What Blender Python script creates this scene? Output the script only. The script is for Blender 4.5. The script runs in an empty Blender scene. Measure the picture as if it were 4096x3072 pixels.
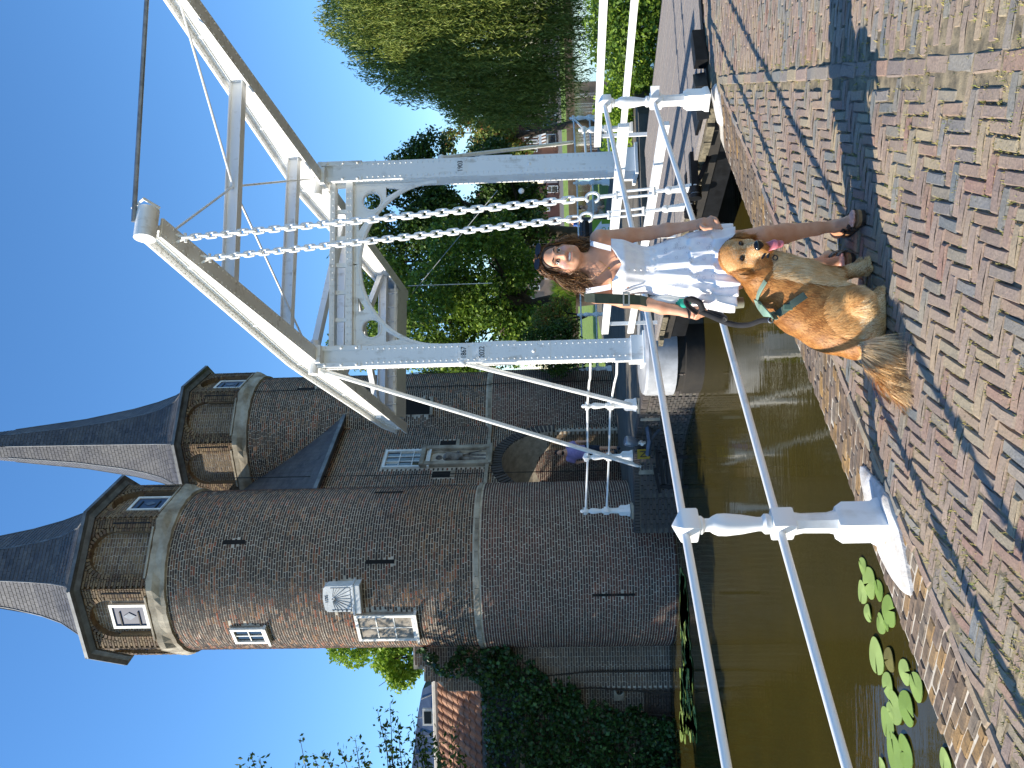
import bpy, bmesh, math, random
import numpy as np
from mathutils import Vector, Matrix
rnd = random.Random(7); nr = np.random.default_rng(11)
R = math.radians
# ---------------------------------------------------------------- camera (the photograph is stored lying on its side)
F = 3200.0; ROLL = .0275; PITCH = .0448; EYE = 1.66
CAM = np.array([0, 0, EYE])
FW = np.array([0, math.cos(PITCH), math.sin(PITCH)]); R0 = np.array([1., 0, 0]); UP0 = np.cross(R0, FW)
RT = math.cos(ROLL)*R0 - math.sin(ROLL)*UP0; DN = -math.sin(ROLL)*R0 - math.cos(ROLL)*UP0
def ray(U, V): return FW + RT*(U-1536)/F + DN*(V-2048)/F
def atY(U, V, Y): r = ray(U, V); return CAM + r*Y/r[1]
def atZ(U, V, z): r = ray(U, V); return CAM + r*(z-EYE)/r[2]
def pj(P):
    p = np.asarray(P, float)-CAM; k = p@FW
    return 1536+F*(p@RT)/k, 2048+F*(p@DN)/k
scene = bpy.context.scene
COL = scene.collection
cam = bpy.data.cameras.new('camera'); cam.sensor_width = 36; cam.sensor_fit = 'HORIZONTAL'; cam.lens = F/4096*36
cam.clip_start = .05; cam.clip_end = 4000
camo = bpy.data.objects.new('camera', cam); COL.objects.link(camo)
m = Matrix.Identity(4)
for i in range(3):
    m[i][0] = DN[i]; m[i][1] = RT[i]; m[i][2] = -FW[i]; m[i][3] = CAM[i]
camo.matrix_world = m; scene.camera = camo
# ---------------------------------------------------------------- sky, sun, exposure
SUN_EL = R(34); SUN_AZ = R(83)            # azimuth measured from -Y towards -X (sun stands to the left, a touch behind the camera)
SUN = np.array([-math.sin(SUN_AZ)*math.cos(SUN_EL), -math.cos(SUN_AZ)*math.cos(SUN_EL), math.sin(SUN_EL)])
w = bpy.data.worlds.new('World'); scene.world = w; w.use_nodes = True
nt = w.node_tree; nt.nodes.clear()
sky = nt.nodes.new('ShaderNodeTexSky'); sky.sky_type = 'NISHITA'; sky.sun_disc = False
sky.sun_elevation = SUN_EL; sky.sun_rotation = math.atan2(SUN[0], SUN[1]); sky.altitude = 0; sky.air_density = 1.0; sky.dust_density = 0; sky.ozone_density = 4.5
bg = nt.nodes.new('ShaderNodeBackground'); bg.inputs[1].default_value = .145
wo = nt.nodes.new('ShaderNodeOutputWorld')
hs_ = nt.nodes.new('ShaderNodeHueSaturation'); hs_.inputs['Saturation'].default_value = 1.15
nt.links.new(sky.outputs[0], hs_.inputs['Color']); nt.links.new(hs_.outputs[0], bg.inputs[0]); nt.links.new(bg.outputs[0], wo.inputs[0])
sl = bpy.data.lights.new('sun', 'SUN'); sl.energy = 5.0; sl.angle = R(.53); sl.color = (1, .91, .77)
so = bpy.data.objects.new('sun', sl); COL.objects.link(so); so.location = (-20, -5, 30)
so.rotation_euler = Vector(SUN).to_track_quat('Z', 'Y').to_euler()
vs = scene.view_settings; vs.view_transform = 'Standard'; vs.look = 'None'; vs.gamma = 1; vs.exposure = .75; vs.use_curve_mapping = False
scene.cycles.max_bounces = 6; scene.cycles.transparent_max_bounces = 8
# ---------------------------------------------------------------- materials
def lin(h):
    if not isinstance(h, str): return tuple(h)[:3]
    c = [int(h[i:i+2], 16)/255 for i in (0, 2, 4)]
    return tuple(x/12.92 if x <= .04045 else ((x+.055)/1.055)**2.4 for x in c)
MATS = {}
class NT:
    def __init__(s, name):
        s.m = bpy.data.materials.new(name); s.m.use_nodes = True; s.t = s.m.node_tree; s.n = s.t.nodes
        s.b = s.n['Principled BSDF']
    def new(s, t, **k):
        o = s.n.new(t)
        for a, v in k.items(): setattr(o, a, v)
        return o
    def link(s, a, b): s.t.links.new(a, b)
    def val(s, sock, v):
        if hasattr(v, 'is_output'): s.link(v, sock)
        else: sock.default_value = v
    def math(s, op, a, b=0.):
        o = s.new('ShaderNodeMath', operation=op); s.val(o.inputs[0], a); s.val(o.inputs[1], b); return o.outputs[0]
    def mix(s, f, a, b, mode='MIX'):
        o = s.new('ShaderNodeMix', data_type='RGBA', blend_type=mode); s.val(o.inputs[0], f)
        s.val(o.inputs[6], a if hasattr(a, 'is_output') else (*lin(a), 1)); s.val(o.inputs[7], b if hasattr(b, 'is_output') else (*lin(b), 1))
        return o.outputs[2]
    def noise(s, sc, det=4, vec=None, rough=.6):
        o = s.new('ShaderNodeTexNoise'); o.inputs['Scale'].default_value = sc; o.inputs['Detail'].default_value = det; o.inputs['Roughness'].default_value = rough
        s.link(vec if vec is not None else s.pos(), o.inputs['Vector']); return o.outputs[0]
    def pos(s):
        if not hasattr(s, '_p'): s._p = s.new('ShaderNodeNewGeometry')
        return s._p.outputs['Position']
    def scaled(s, v, sc):
        o = s.new('ShaderNodeVectorMath', operation='MULTIPLY'); s.link(v, o.inputs[0]); o.inputs[1].default_value = sc; return o.outputs[0]
    def objpos(s): return s.new('ShaderNodeTexCoord').outputs['Object']
    def rand(s):                       # one number per piece: per object for single pieces, per island inside joined ones
        s.pos(); oi = s.new('ShaderNodeObjectInfo')
        return s.math('FRACT', s.math('ADD', oi.outputs['Random'], s._p.outputs['Random Per Island']))
    def ramp(s, f, stops, interp='LINEAR'):
        o = s.new('ShaderNodeValToRGB'); o.color_ramp.interpolation = interp; e = o.color_ramp.elements
        while len(e) < len(stops): e.new(.5)
        for i, (p, c) in enumerate(stops): e[i].position = p; e[i].color = (*lin(c), 1)
        s.link(f, o.inputs[0]); return o.outputs[0]
    def step(s, f, a, b):
        o = s.new('ShaderNodeMapRange'); s.val(o.inputs[0], f); o.inputs[1].default_value = a; o.inputs[2].default_value = b; return o.outputs[0]
    def bump(s, h, st=.3, d=.01):
        o = s.new('ShaderNodeBump'); o.inputs['Strength'].default_value = st; o.inputs['Distance'].default_value = d; s.link(h, o.inputs['Height']); s.link(o.outputs[0], s.b.inputs['Normal'])
    def done(s, col, rough=.8, metal=0., spec=.5):
        s.val(s.b.inputs['Base Color'], col if hasattr(col, 'is_output') else (*lin(col), 1))
        s.val(s.b.inputs['Roughness'], rough); s.b.inputs['Metallic'].default_value = metal; s.b.inputs['Specular IOR Level'].default_value = spec
        MATS[s.m.name] = s.m; return s.m
def flat(name, c1, c2=None, sc=8, rough=.7, metal=0., bump=0., bsc=None, spec=.5):
    t = NT(name); n = t.noise(sc)
    c = t.mix(t.step(n, .35, .65), c1, c2 if c2 else c1)
    if bump: t.bump(t.noise(bsc or sc*3), bump, .01)
    return t.done(c, rough, metal, spec)
def pieces(name, stops, nsc=3., dirt=None, dirt_amt=.4, rough=.85, bump=.4, bsc=60, interp='LINEAR'):
    t = NT(name); c = t.ramp(t.rand(), stops, interp)
    n = t.noise(bsc, 3)
    c = t.mix(t.math('MULTIPLY', t.step(n, .3, .75), .45), c, (0.02, .017, .015))
    if dirt:
        c = t.mix(t.math('MULTIPLY', t.step(t.noise(nsc, 5), .42, .62), dirt_amt), c, dirt)
    if bump: t.bump(n, bump, .006)
    return t.done(c, rough)
# ---------------------------------------------------------------- mesh builder
def V3(*a): return np.array(a, float)
def nrm(v): v = np.asarray(v, float); return v/np.linalg.norm(v)
def frame(d, up=(0, 0, 1)):
    d = nrm(d); u = np.asarray(up, float)
    if abs(d@nrm(u)) > .98: u = V3(1, 0, 0)
    x = nrm(np.cross(u, d)); return x, np.cross(d, x), d
WL = {}
def wloc(o): return WL.get(o.name, np.zeros(3))
def tag(o, label=None, cat=None, group=None, kind=None):
    if label: o['label'] = label
    if cat: o['category'] = cat
    if group: o['group'] = group
    if kind: o['kind'] = kind
    return o
def empty(name, loc, label=None, cat=None, group=None):
    o = bpy.data.objects.new(name, None); COL.objects.link(o); o.location = tuple(loc); o.empty_display_size = .1
    WL[o.name] = np.array(loc, float); return tag(o, label, cat, group)
def adopt(o, parent):
    if parent is not None:
        o.parent = parent; o.location = tuple(-wloc(parent))
    return o
def link_mesh(name, me, mat, parent=None, smooth=False):
    if mat is not None:
        for mm in (mat if isinstance(mat, (list, tuple)) else [mat]): me.materials.append(MATS[mm] if isinstance(mm, str) else mm)
    if smooth: me.polygons.foreach_set('use_smooth', [True]*len(me.polygons))
    o = bpy.data.objects.new(name, me); COL.objects.link(o)
    return adopt(o, parent)
def arr_mesh(name, v, q, mat, parent=None, smooth=False, kind=None):
    v = np.asarray(v, np.float32); q = np.asarray(q, np.int32); k = q.shape[1]
    me = bpy.data.meshes.new(name); me.vertices.add(len(v)); me.vertices.foreach_set('co', v.ravel())
    me.loops.add(q.size); me.loops.foreach_set('vertex_index', q.ravel())
    me.polygons.add(len(q)); me.polygons.foreach_set('loop_start', np.arange(0, q.size, k, dtype=np.int32))
    me.polygons.foreach_set('use_smooth', np.full(len(q), smooth)); me.update(calc_edges=True); me.validate()
    o = link_mesh(name, me, mat, parent, smooth)
    return tag(o, kind=kind)
class MB:
    def __init__(s): s.v = []; s.f = []
    def add(s, vs, fs):
        n = len(s.v); s.v += [tuple(map(float, x)) for x in vs]; s.f += [tuple(n+i for i in f) for f in fs]; return s
    def box(s, c, size, ax=None, bev=0.):
        c = np.asarray(c, float); h = np.asarray(size, float)/2
        X, Y, Z = ax if ax is not None else (V3(1, 0, 0), V3(0, 1, 0), V3(0, 0, 1))
        if bev <= 0:
            vs = [c+X*h[0]*i+Y*h[1]*j+Z*h[2]*k for i in (-1, 1) for j in (-1, 1) for k in (-1, 1)]
            return s.add(vs, [(0, 1, 3, 2), (4, 6, 7, 5), (0, 4, 5, 1), (2, 3, 7, 6), (0, 2, 6, 4), (1, 5, 7, 3)])
        bm = bmesh.new(); bmesh.ops.create_cube(bm, size=1)
        for q in bm.verts: q.co = Vector((q.co.x*2*h[0], q.co.y*2*h[1], q.co.z*2*h[2]))
        bmesh.ops.bevel(bm, geom=bm.edges[:], offset=min(bev, min(h)*.9), segments=2, affect='EDGES', profile=.6)
        bm.verts.index_update()
        s.add([c+X*q.co.x+Y*q.co.y+Z*q.co.z for q in bm.verts], [[q.index for q in f.verts] for f in bm.faces]); bm.free(); return s
    def beam(s, a, b, w, h, up=(0, 0, 1), bev=0.):
        a = np.asarray(a, float); b = np.asarray(b, float); x, y, d = frame(b-a, up)
        return s.box((a+b)/2, (w, h, np.linalg.norm(b-a)), (x, y, d), bev)
    def tube(s, pts, r, n=8, cap=True, closed=False, flat=1., up=(0, 0, 1)):
        pts = [np.asarray(p, float) for p in pts]; m = len(pts); rs = r if hasattr(r, '__len__') else [r]*m
        vs = []; px = None
        for i, p in enumerate(pts):
            if closed: d = pts[(i+1) % m]-pts[i-1]
            else: d = pts[min(i+1, m-1)]-pts[max(i-1, 0)]
            if px is None: x, y, dd = frame(d, up)
            else:
                dd = nrm(d); x = px-dd*(px@dd); x = nrm(x) if np.linalg.norm(x) > 1e-6 else frame(d)[0]; y = np.cross(dd, x)
            px = x
            for k in range(n):
                a = 2*math.pi*k/n; vs.append(p+(x*math.cos(a)+y*math.sin(a)*flat)*rs[i])
        fs = []
        for i in range(m if closed else m-1):
            j = (i+1) % m
            for k in range(n): fs.append((i*n+k, i*n+(k+1) % n, j*n+(k+1) % n, j*n+k))
        if cap and not closed: fs += [tuple(range(n))[::-1], tuple((m-1)*n+k for k in range(n))]
        return s.add(vs, fs)
    def lathe(s, base, prof, n=16, rot=0., up=(0, 0, 1), ref=None):
        d = nrm(up); x = frame(d)[0] if ref is None else nrm(ref); y = np.cross(d, x); vs = []; base = np.asarray(base, float)
        for r, z in prof:
            for k in range(n):
                a = rot+2*math.pi*k/n; vs.append(base+d*z+(x*math.cos(a)+y*math.sin(a))*r)
        m = len(prof); fs = [(i*n+k, i*n+(k+1) % n, (i+1)*n+(k+1) % n, (i+1)*n+k) for i in range(m-1) for k in range(n)]
        fs += [tuple(range(n))[::-1], tuple((m-1)*n+k for k in range(n))]
        return s.add(vs, fs)
    def sphere(s, c, r, n=10, sq=(1, 1, 1), ax=None):
        X, Y, Z = ax if ax is not None else (V3(1, 0, 0), V3(0, 1, 0), V3(0, 0, 1)); c = np.asarray(c, float)
        vs = [c-Z*r*sq[2]]; m = max(4, n//2+1)
        for i in range(1, m):
            t = math.pi*i/m
            for k in range(n):
                a = 2*math.pi*k/n; vs.append(c+(X*math.cos(a)*sq[0]+Y*math.sin(a)*sq[1])*r*math.sin(t)-Z*r*sq[2]*math.cos(t))
        vs.append(c+Z*r*sq[2]); fs = []
        for k in range(n):
            fs.append((0, 1+(k+1) % n, 1+k)); L = 1+(m-2)*n; fs.append((len(vs)-1, L+k, L+(k+1) % n))
            for i in range(m-2): fs.append((1+i*n+k, 1+i*n+(k+1) % n, 1+(i+1)*n+(k+1) % n, 1+(i+1)*n+k))
        return s.add(vs, fs)
    def prism(s, poly, depth):           # poly: list of 3d points (planar), depth: vector
        n = len(poly); d = np.asarray(depth, float); vs = [np.asarray(p, float) for p in poly]+[np.asarray(p, float)+d for p in poly]
        return s.add(vs, [tuple(range(n))[::-1], tuple(range(n, 2*n))]+[(i, (i+1) % n, n+(i+1) % n, n+i) for i in range(n)])
    def ring(s, outer, inner, depth):     # plate with a hole: two loops with equal count
        n = len(outer); d = np.asarray(depth, float); o = [np.asarray(p, float) for p in outer]; i_ = [np.asarray(p, float) for p in inner]
        vs = o+i_+[p+d for p in o]+[p+d for p in i_]; fs = []
        for k in range(n):
            j = (k+1) % n
            fs += [(k, n+k, n+j, j), (2*n+k, 2*n+j, 3*n+j, 3*n+k), (k, j, 2*n+j, 2*n+k), (n+k, 3*n+k, 3*n+j, n+j)]
        return s.add(vs, fs)
    def build(s, name, mat, parent=None, smooth=False, fix=True):
        me = bpy.data.meshes.new(name); me.from_pydata(s.v, [], s.f)
        if fix:
            bm = bmesh.new(); bm.from_mesh(me); bmesh.ops.recalc_face_normals(bm, faces=bm.faces); bm.to_mesh(me); bm.free()
        o = link_mesh(name, me, mat, parent)
        if smooth: smooth_by_angle(me)
        return o
def smooth_by_angle(me, ang=40):
    me.polygons.foreach_set('use_smooth', [True]*len(me.polygons))
    bm = bmesh.new(); bm.from_mesh(me)
    for e in bm.edges:
        if len(e.link_faces) == 2 and e.calc_face_angle(0) > R(ang): e.smooth = False
    bm.to_mesh(me); bm.free()
# ---------------------------------------------------------------- fields of bricks, slates, pavers
UNIT = {}
def unit_piece(mat, kind='plain', var=0):
    key = (mat, kind, var)
    if key in UNIT: return UNIT[key]
    v, q = piece_geo(np.zeros((1, 3)), np.eye(3)[None], np.ones((1, 3)), kind, var+5)
    me = bpy.data.meshes.new(mat+'_piece'); me.from_pydata([tuple(x) for x in v], [], [tuple(x) for x in q]); me.materials.append(MATS[mat]); UNIT[key] = me; return me
def piece_geo(c, A, S, kind='plain', seed=1):
    # c: n,3 centres; A: n,3,3 rows = tangent, second tangent, outward normal; S: n,3 full sizes
    g = np.random.default_rng(seed); n = len(c)
    if kind == 'plain':
        t = np.array([[-1, -1, -1], [1, -1, -1], [1, 1, -1], [-1, 1, -1], [-1, -1, 1], [1, -1, 1], [1, 1, 1], [-1, 1, 1]])*.5
        qs = np.array([[4, 5, 6, 7], [0, 1, 5, 4], [1, 2, 6, 5], [2, 3, 7, 6], [3, 0, 4, 7]])
        jit = np.array([.025, .05, .06])
    else:                                # worn: rounded shoulders, crowned top
        t = np.array([[-1, -1, -1], [1, -1, -1], [1, 1, -1], [-1, 1, -1], [-1, -1, .84], [1, -1, .84], [1, 1, .84], [-1, 1, .84],
                      [-.93, -.8, 1], [0, -.82, 1.06], [.93, -.8, 1], [.93, .8, 1], [0, .82, 1.06], [-.93, .8, 1]])*.5
        qs = np.array([[8, 9, 12, 13], [9, 10, 11, 12], [0, 1, 5, 4], [1, 2, 6, 5], [2, 3, 7, 6], [3, 0, 4, 7], [4, 5, 10, 8], [5, 6, 11, 10], [6, 7, 13, 11], [7, 4, 8, 13]])
        jit = np.array([.022, .05, .02])
    L = t[None]+g.uniform(-1, 1, (n, len(t), 3))*jit*(t[None, :, 2:] > 0)
    P = np.einsum('nki,nij->nkj', L*S[:, None], A)+c[:, None]
    q = (qs[None]+np.arange(n)[:, None, None]*len(t)).reshape(-1, 4)
    return P.reshape(-1, 3), q
def field(name, c, A, S, mat, parent, singles=300, kind='plain', seed=3, tri=True, see=None):
    c = np.asarray(c, float); A = np.asarray(A, float); S = np.asarray(S, float); n = len(c)
    if n == 0: return
    p = c-CAM; k = p@FW; U = 1536+F*(p@RT)/np.maximum(k, .1); W = 2048+F*(p@DN)/np.maximum(k, .1)
    face = -np.einsum('ni,ni->n', A[:, 2], p)/np.linalg.norm(p, axis=1)
    score = np.clip(face, 0, 1)/np.maximum(k, .5)**2*((U > -60) & (U < 3130) & (W > -60) & (W < 4150) & (k > 0))
    if see is not None: score = score*see(U, W)
    order = np.argsort(-score, kind='stable'); one = order[:singles]; rest = order[singles:]
    base = wloc(parent)
    for j, i in enumerate(one):
        me = unit_piece(mat, kind, j % 6)
        o = bpy.data.objects.new(name, me); COL.objects.link(o); o.parent = parent
        M = Matrix(((*(A[i, 0]*S[i, 0]),), (*(A[i, 1]*S[i, 1]),), (*(A[i, 2]*S[i, 2]),))).transposed().to_4x4()
        M.translation = Vector(c[i]-base); o.matrix_local = M
    if len(rest):
        v, q = piece_geo(c[rest], A[rest], S[rest], kind, seed)
        arr_mesh(name+'_field', v-base, q, mat, None, kind='stuff').parent = parent
class PL:                                  # collects pieces
    def __init__(s): s.c = []; s.A = []; s.S = []
    def add(s, c, X, Y, N, size): s.c.append(c); s.A.append((X, Y, N)); s.S.append(size)
    def field(s, name, mat, parent, **k): field(name, s.c, s.A, s.S, mat, parent, **k)
# ================================================================ materials of the setting
PAVE = [(0, '9a877c'), (.16, '8b7a70'), (.3, 'a08d7f'), (.42, '957f70'), (.5, 'a89a7e'), (.56, '8b8375'), (.62, '7d8182'), (.67, '988778'), (.78, '96776b'), (.84, 'a2927a'), (.9, '6f7678'), (1, '938176')]
pieces('paver', PAVE, nsc=2.2, dirt='b3a383', dirt_amt=.25, bump=.5, bsc=90)
pieces('cap_brick', [(0, '7d6a58'), (.25, '6b5b4e'), (.5, '8a7355'), (.62, '9b7a48'), (.75, '74655a'), (1, '857868')], nsc=9, dirt='38322c', dirt_amt=.55, bump=.6, bsc=70)
flat('joint_sand', '9a8c70', '5c5546', 14, .95, bump=.5, bsc=200)
flat('mortar', 'a49c90', '7c756a', 6, .95, bump=.3, bsc=80)
flat('mortar_pale', 'b5afa4', '8d877c', 5, .95, bump=.3, bsc=80)
flat('mortar_cap', 'c4bdb0', 'a39b8c', 7, .95, bump=.3, bsc=80)
flat('mortar_dark', '77726a', '565048', 5, .95, bump=.3, bsc=80)
def white_paint(name, dirt=.5):
    t = NT(name); n = t.noise(5, 6); s = t.noise(1.0, 4, t.scaled(t.pos(), (9, 9, 1.2)))
    c = t.mix(t.math('MULTIPLY', t.step(t.math('MULTIPLY', n, s), .3, .42), dirt), 'e9e9e6', 'a59a88')
    t.bump(t.noise(30, 3), .12, .004); return t.done(c, .38)
white_paint('white_paint', .35); white_paint('white_steel', .5)
flat('white_concrete', 'dcdcda', 'b3aea6', 9, .85, bump=.5, bsc=60)
t = NT('water')
wv = t.noise(3.2, 4, t.scaled(t.pos(), (.35, 1.6, 1)), .55); w2 = t.noise(16, 3, t.scaled(t.pos(), (.3, 1.5, 1)))
t.bump(t.math('ADD', wv, t.math('MULTIPLY', w2, .12)), .07, .05)
t.done(t.mix(t.step(t.noise(.5, 3), .35, .65), '3d3616', '353016'), .02, 0, .5)
t.b.inputs['IOR'].default_value = 1.33
flat('quay_wall_brick', '6a5a4d', '453d36', 3, .9, bump=.6, bsc=40)
flat('grass', '5d7a2a', '7b8f3c', 2.5, .9, bump=.8, bsc=40)
flat('dirt_path', '6d685f', '57534b', 3, .95, bump=.5, bsc=40)
flat('asphalt', '6f6c69', '55524f', 6, .9, bump=.4, bsc=120)
# ================================================================ plan of the near quay
P1 = V3(-.75, 4.14, 0); P2 = V3(2.68, 7.75, 0)
KD = nrm(P2-P1); KN = V3(-KD[1], KD[0], 0)           # along the quay edge; out over the water
E1 = nrm(V3(.34, .94, 0)); E2 = V3(E1[1], -E1[0], 0)  # paving directions
def sq(P): return (np.asarray(P)-P1)@KN
def tq(P): return (np.asarray(P)-P1)@KD
B0 = V3(2.72, 7.25, 0)                                # border course of the paving runs through here along E1
DK0 = V3(2.78, 8.02, 0); DKE = nrm(V3(1.2, .25, 0))    # near end of the bridge deck
DKN = V3(-DKE[1], DKE[0], 0)
# water: one sheet to the horizon
wm = MB(); wm.add([(-900, -60, -1.1), (900, -60, -1.1), (900, 1800, -1.1), (-900, 1800, -1.1)], [(0, 1, 2, 3)])
tag(wm.build('canal_water', 'water'), kind='structure')
# quay pavement bed
def qp(t, s, z): return P1+KD*t+KN*s+V3(0, 0, z)
pts = [qp(-14, -.17, 0), qp(4.7, -.17, 0), DK0+DKE*.1-V3(0, .05, 0), DK0+DKE*9-V3(0, .05, 0), V3(14, 5, 0), V3(14, -12, 0), V3(-12, -12, 0)]
b = MB(); b.prism([p+V3(0, 0, -.0125) for p in pts], (0, 0, -1.9))
pave = tag(b.build('pavement', 'joint_sand'), kind='structure')
# pavers
pl = PL(); up = V3(0, 0, 1); wv_ = .055; NB = 3
def vis(P, mg=.35):
    if P[1] < 2.0: return False
    if sq(P) > -.235: return False
    if (P-DK0)@DKN > -.08: return False
    U, W = pj(P); return -220 < U < 3300 and W < 4420
def paver(P, d, L, W, dz=0.):
    d2 = V3(-d[1], d[0], 0); a = rnd.gauss(0, .022); P = P+V3(rnd.gauss(0, .0025), rnd.gauss(0, .0025), 0); d = nrm(d*math.cos(a)+d2*math.sin(a)); d2 = V3(-d[1], d[0], 0)
    n = nrm(V3(rnd.gauss(0, .014), rnd.gauss(0, .014), 1)); X = nrm(d-n*(d@n)); Y = np.cross(n, X)
    w_ = W-rnd.uniform(.004, .011); l_ = L-rnd.uniform(.004, .016)
    wave = .006*math.sin(P[0]*2.3+1)*math.cos(P[1]*1.9)
    pl.add(P+V3(0, 0, -.05+rnd.gauss(0, .0025)+wave-.004+dz), X, Y, n, (l_, w_, .1))
side = lambda P: (P-B0)@E2                            # >0: right of the border course
O = V3(.3, 3.4, 0)
for ix in range(-95, 96):
    for iy in range(-95, 115):
        k = (ix-iy) % (2*NB)
        if k not in (0, NB): continue
        if k == 0: P = O+E2*(ix+NB/2)*wv_+E1*(iy+.5)*wv_; d = E2
        else: P = O+E2*(ix+.5)*wv_+E1*(iy+1-NB/2)*wv_; d = E1
        if side(P) < -.15 and vis(P): paver(P, d, wv_*NB, wv_)
for j in range(-80, 40):                              # border course
    P = B0+E1*(j*.203)-E2*.045
    if vis(P): paver(P, E1, .203, .085)
for j in range(-140, 70):                             # rows right of it
    for i in range(-1, 30):
        P = B0+E1*(j*.056)+E2*(.1+(i+.5*(j % 2)+.12*math.sin(j*7.3))*.19)
        if side(P) > .04 and vis(P): paver(P, E2, .19, .056)
for j in range(-60, 60):                              # edge course along the cap
    P = P1+KD*(j*.205)-KN*.2
    if P[1] > 1.8 and tq(P) < 4.8 and pj(P)[0] > -300: paver(P, KD, .205, .062, .004)
pl.field('paver', 'paver', pave, kind='worn', singles=300)
# straw and moss in the joints
bl = []
for _ in range(16000):
    Yd = 2.4+5.2*rnd.random()**1.6; X = (rnd.uniform(-.1, 1.05)*3072-1536)/F*Yd
    P = V3(X, Yd, -.012)
    if not vis(P): continue
    if .5+.5*math.sin(X*5.1+Yd*3.3)*math.cos(Yd*4.7-X*2.2) < rnd.random()*.9: continue
    q = P-O; a = (q@E2)/wv_; bb = (q@E1)/wv_
    q = O+E2*(round(a)*wv_ if rnd.random() < .5 else a*wv_)+E1*(bb*wv_ if rnd.random() < .5 else round(bb)*wv_)
    for _k in range(rnd.randint(2, 5)):
        bl.append(q+V3(rnd.gauss(0, .006), rnd.gauss(0, .006), -.012))
vs = []; qs = []
for p in bl:
    a = rnd.uniform(0, 6.28); l = rnd.uniform(.006, .02); x = V3(math.cos(a), math.sin(a), 0); wd = V3(-x[1], x[0], 0)*.0022
    t_ = p+x*l*rnd.uniform(.2, .9)+V3(0, 0, l*.9); n = len(vs); vs += [p-wd, p+wd, t_+wd*.3, t_-wd*.3]; qs.append((n, n+1, n+2, n+3))
pieces('joint_straw', [(0, 'b7a566'), (.5, 'a3975a'), (.8, '8f8f4c'), (1, '748438')], bump=0)
jg = arr_mesh('joint_grass', np.array(vs), qs, 'joint_straw', pave, kind='stuff')
# sloping brick cap of the quay wall
def capz(s): return -.012-(s+.17)*.19
b = MB(); b.prism([qp(-14, -.17, capz(-.17)-.005), qp(-14, .45, capz(.45)-.005), qp(-14, .45, -3), qp(-14, -.17, -3)], KD*19.05)
qwall = tag(b.build('quay_wall', 'mortar_cap'), kind='structure')
pl = PL(); nn = nrm(V3(0, 0, 1)+KN*.19); sd = nrm(KN-V3(0, 0, .19))
for j in range(-75, 73):
    tt = j*.066
    for i in range(-1, 4):
        s0 = -.17+(i+.5*(j % 2))*.2; a, e = max(s0, -.17), min(s0+.2, .45)
        if e-a < .04: continue
        s_ = (a+e)/2+rnd.gauss(0, .003); P = qp(tt, s_, capz(s_)-.028+rnd.gauss(0, .003))
        pl.add(P, sd, np.cross(nn, sd), nn, (e-a-.012, .052, .06))
for j in range(-40, 40):                              # courses of the wall face below
    for i in range(23):
        P = qp((j+.5*(i % 2))*.21, .452, -.2-i*.066); pl.add(P, KD, V3(0, 0, 1), KN, (.198, .055, .03))
pl.field('brick', 'cap_brick', qwall, kind='worn', singles=300)
# ================================================================ cast iron railing posts and rails
def rail_post(base, H=1.05, rot=0., cap='pyramid', sc=1., parent=None):
    b = MB(); k = H/1.05; z0 = base; s4 = sc*1.414/2
    a = rot+math.pi/4
    b.lathe(z0, [(.175*s4, 0), (.175*s4, .03*k), (.16*s4, .05*k), (.15*s4, .06*k), (.15*s4, .2*k), (.115*s4, .235*k)], 4, a)
    b.lathe(z0, [(.064*sc, .232*k), (.054*sc, .27*k), (.052*sc, .40*k), (.062*sc, .445*k)], 8, rot+math.pi/8)
    b.lathe(z0, [(.112*s4, .442*k), (.118*s4, .45*k), (.118*s4, .545*k), (.112*s4, .553*k)], 4, a)
    b.lathe(z0, [(.04*sc, .55*k), (.052*sc, .565*k), (.052*sc, .585*k), (.036*sc, .6*k), (.036*sc, .62*k), (.05*sc, .7*k), (.058*sc, .78*k), (.056*sc, .82*k), (.045*sc, .845*k), (.034*sc, .86*k), (.034*sc, .885*k), (.048*sc, .9*k), (.048*sc, .92*k)], 14)
    if cap == 'pyramid':
        b.lathe(z0, [(.115*s4, .918*k), (.125*s4, .925*k), (.125*s4, 1.0*k), (.118*s4, 1.006*k), (.004, 1.05*k)], 4, a)
    else:
        b.lathe(z0, [(.1*s4, .918*k), (.11*s4, .925*k), (.11*s4, .985*k), (.03*sc, .99*k)], 4, a)
        b.sphere(z0+V3(0, 0, 1.02*k), .036*sc, 10)
    return b.build('post', 'white_paint', parent, smooth=True)
fr = empty('railing', P1, 'near white railing of cast iron posts and round rails along the brick quay', 'railing')
ka = math.atan2(KD[1], KD[0]); P0 = P1-KD*4.9
for P in (P1, P2, P0): rail_post(P+V3(0, 0, -.015 if P is not P2 else .05), 1.06, ka, parent=fr)
for z in (.982, .505):
    b = MB()
    for a_, e_ in ((P0, P1), (P1, P2)):
        sag = -.006; b.tube([a_+KD*.03+V3(0, 0, z), (a_+e_)/2+V3(0, 0, z+sag), e_-KD*.03+V3(0, 0, z+(.06 if e_ is P2 else 0))], .0215, 10)
    b.build('rail', 'white_paint', fr, smooth=True)
b = MB(); b.box(P2+V3(0, 0, .56)+E2*.09, (.1, .08, .08), (E2, V3(-E2[1], E2[0], 0), up), .004); b.build('socket', 'white_paint', fr)
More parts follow.
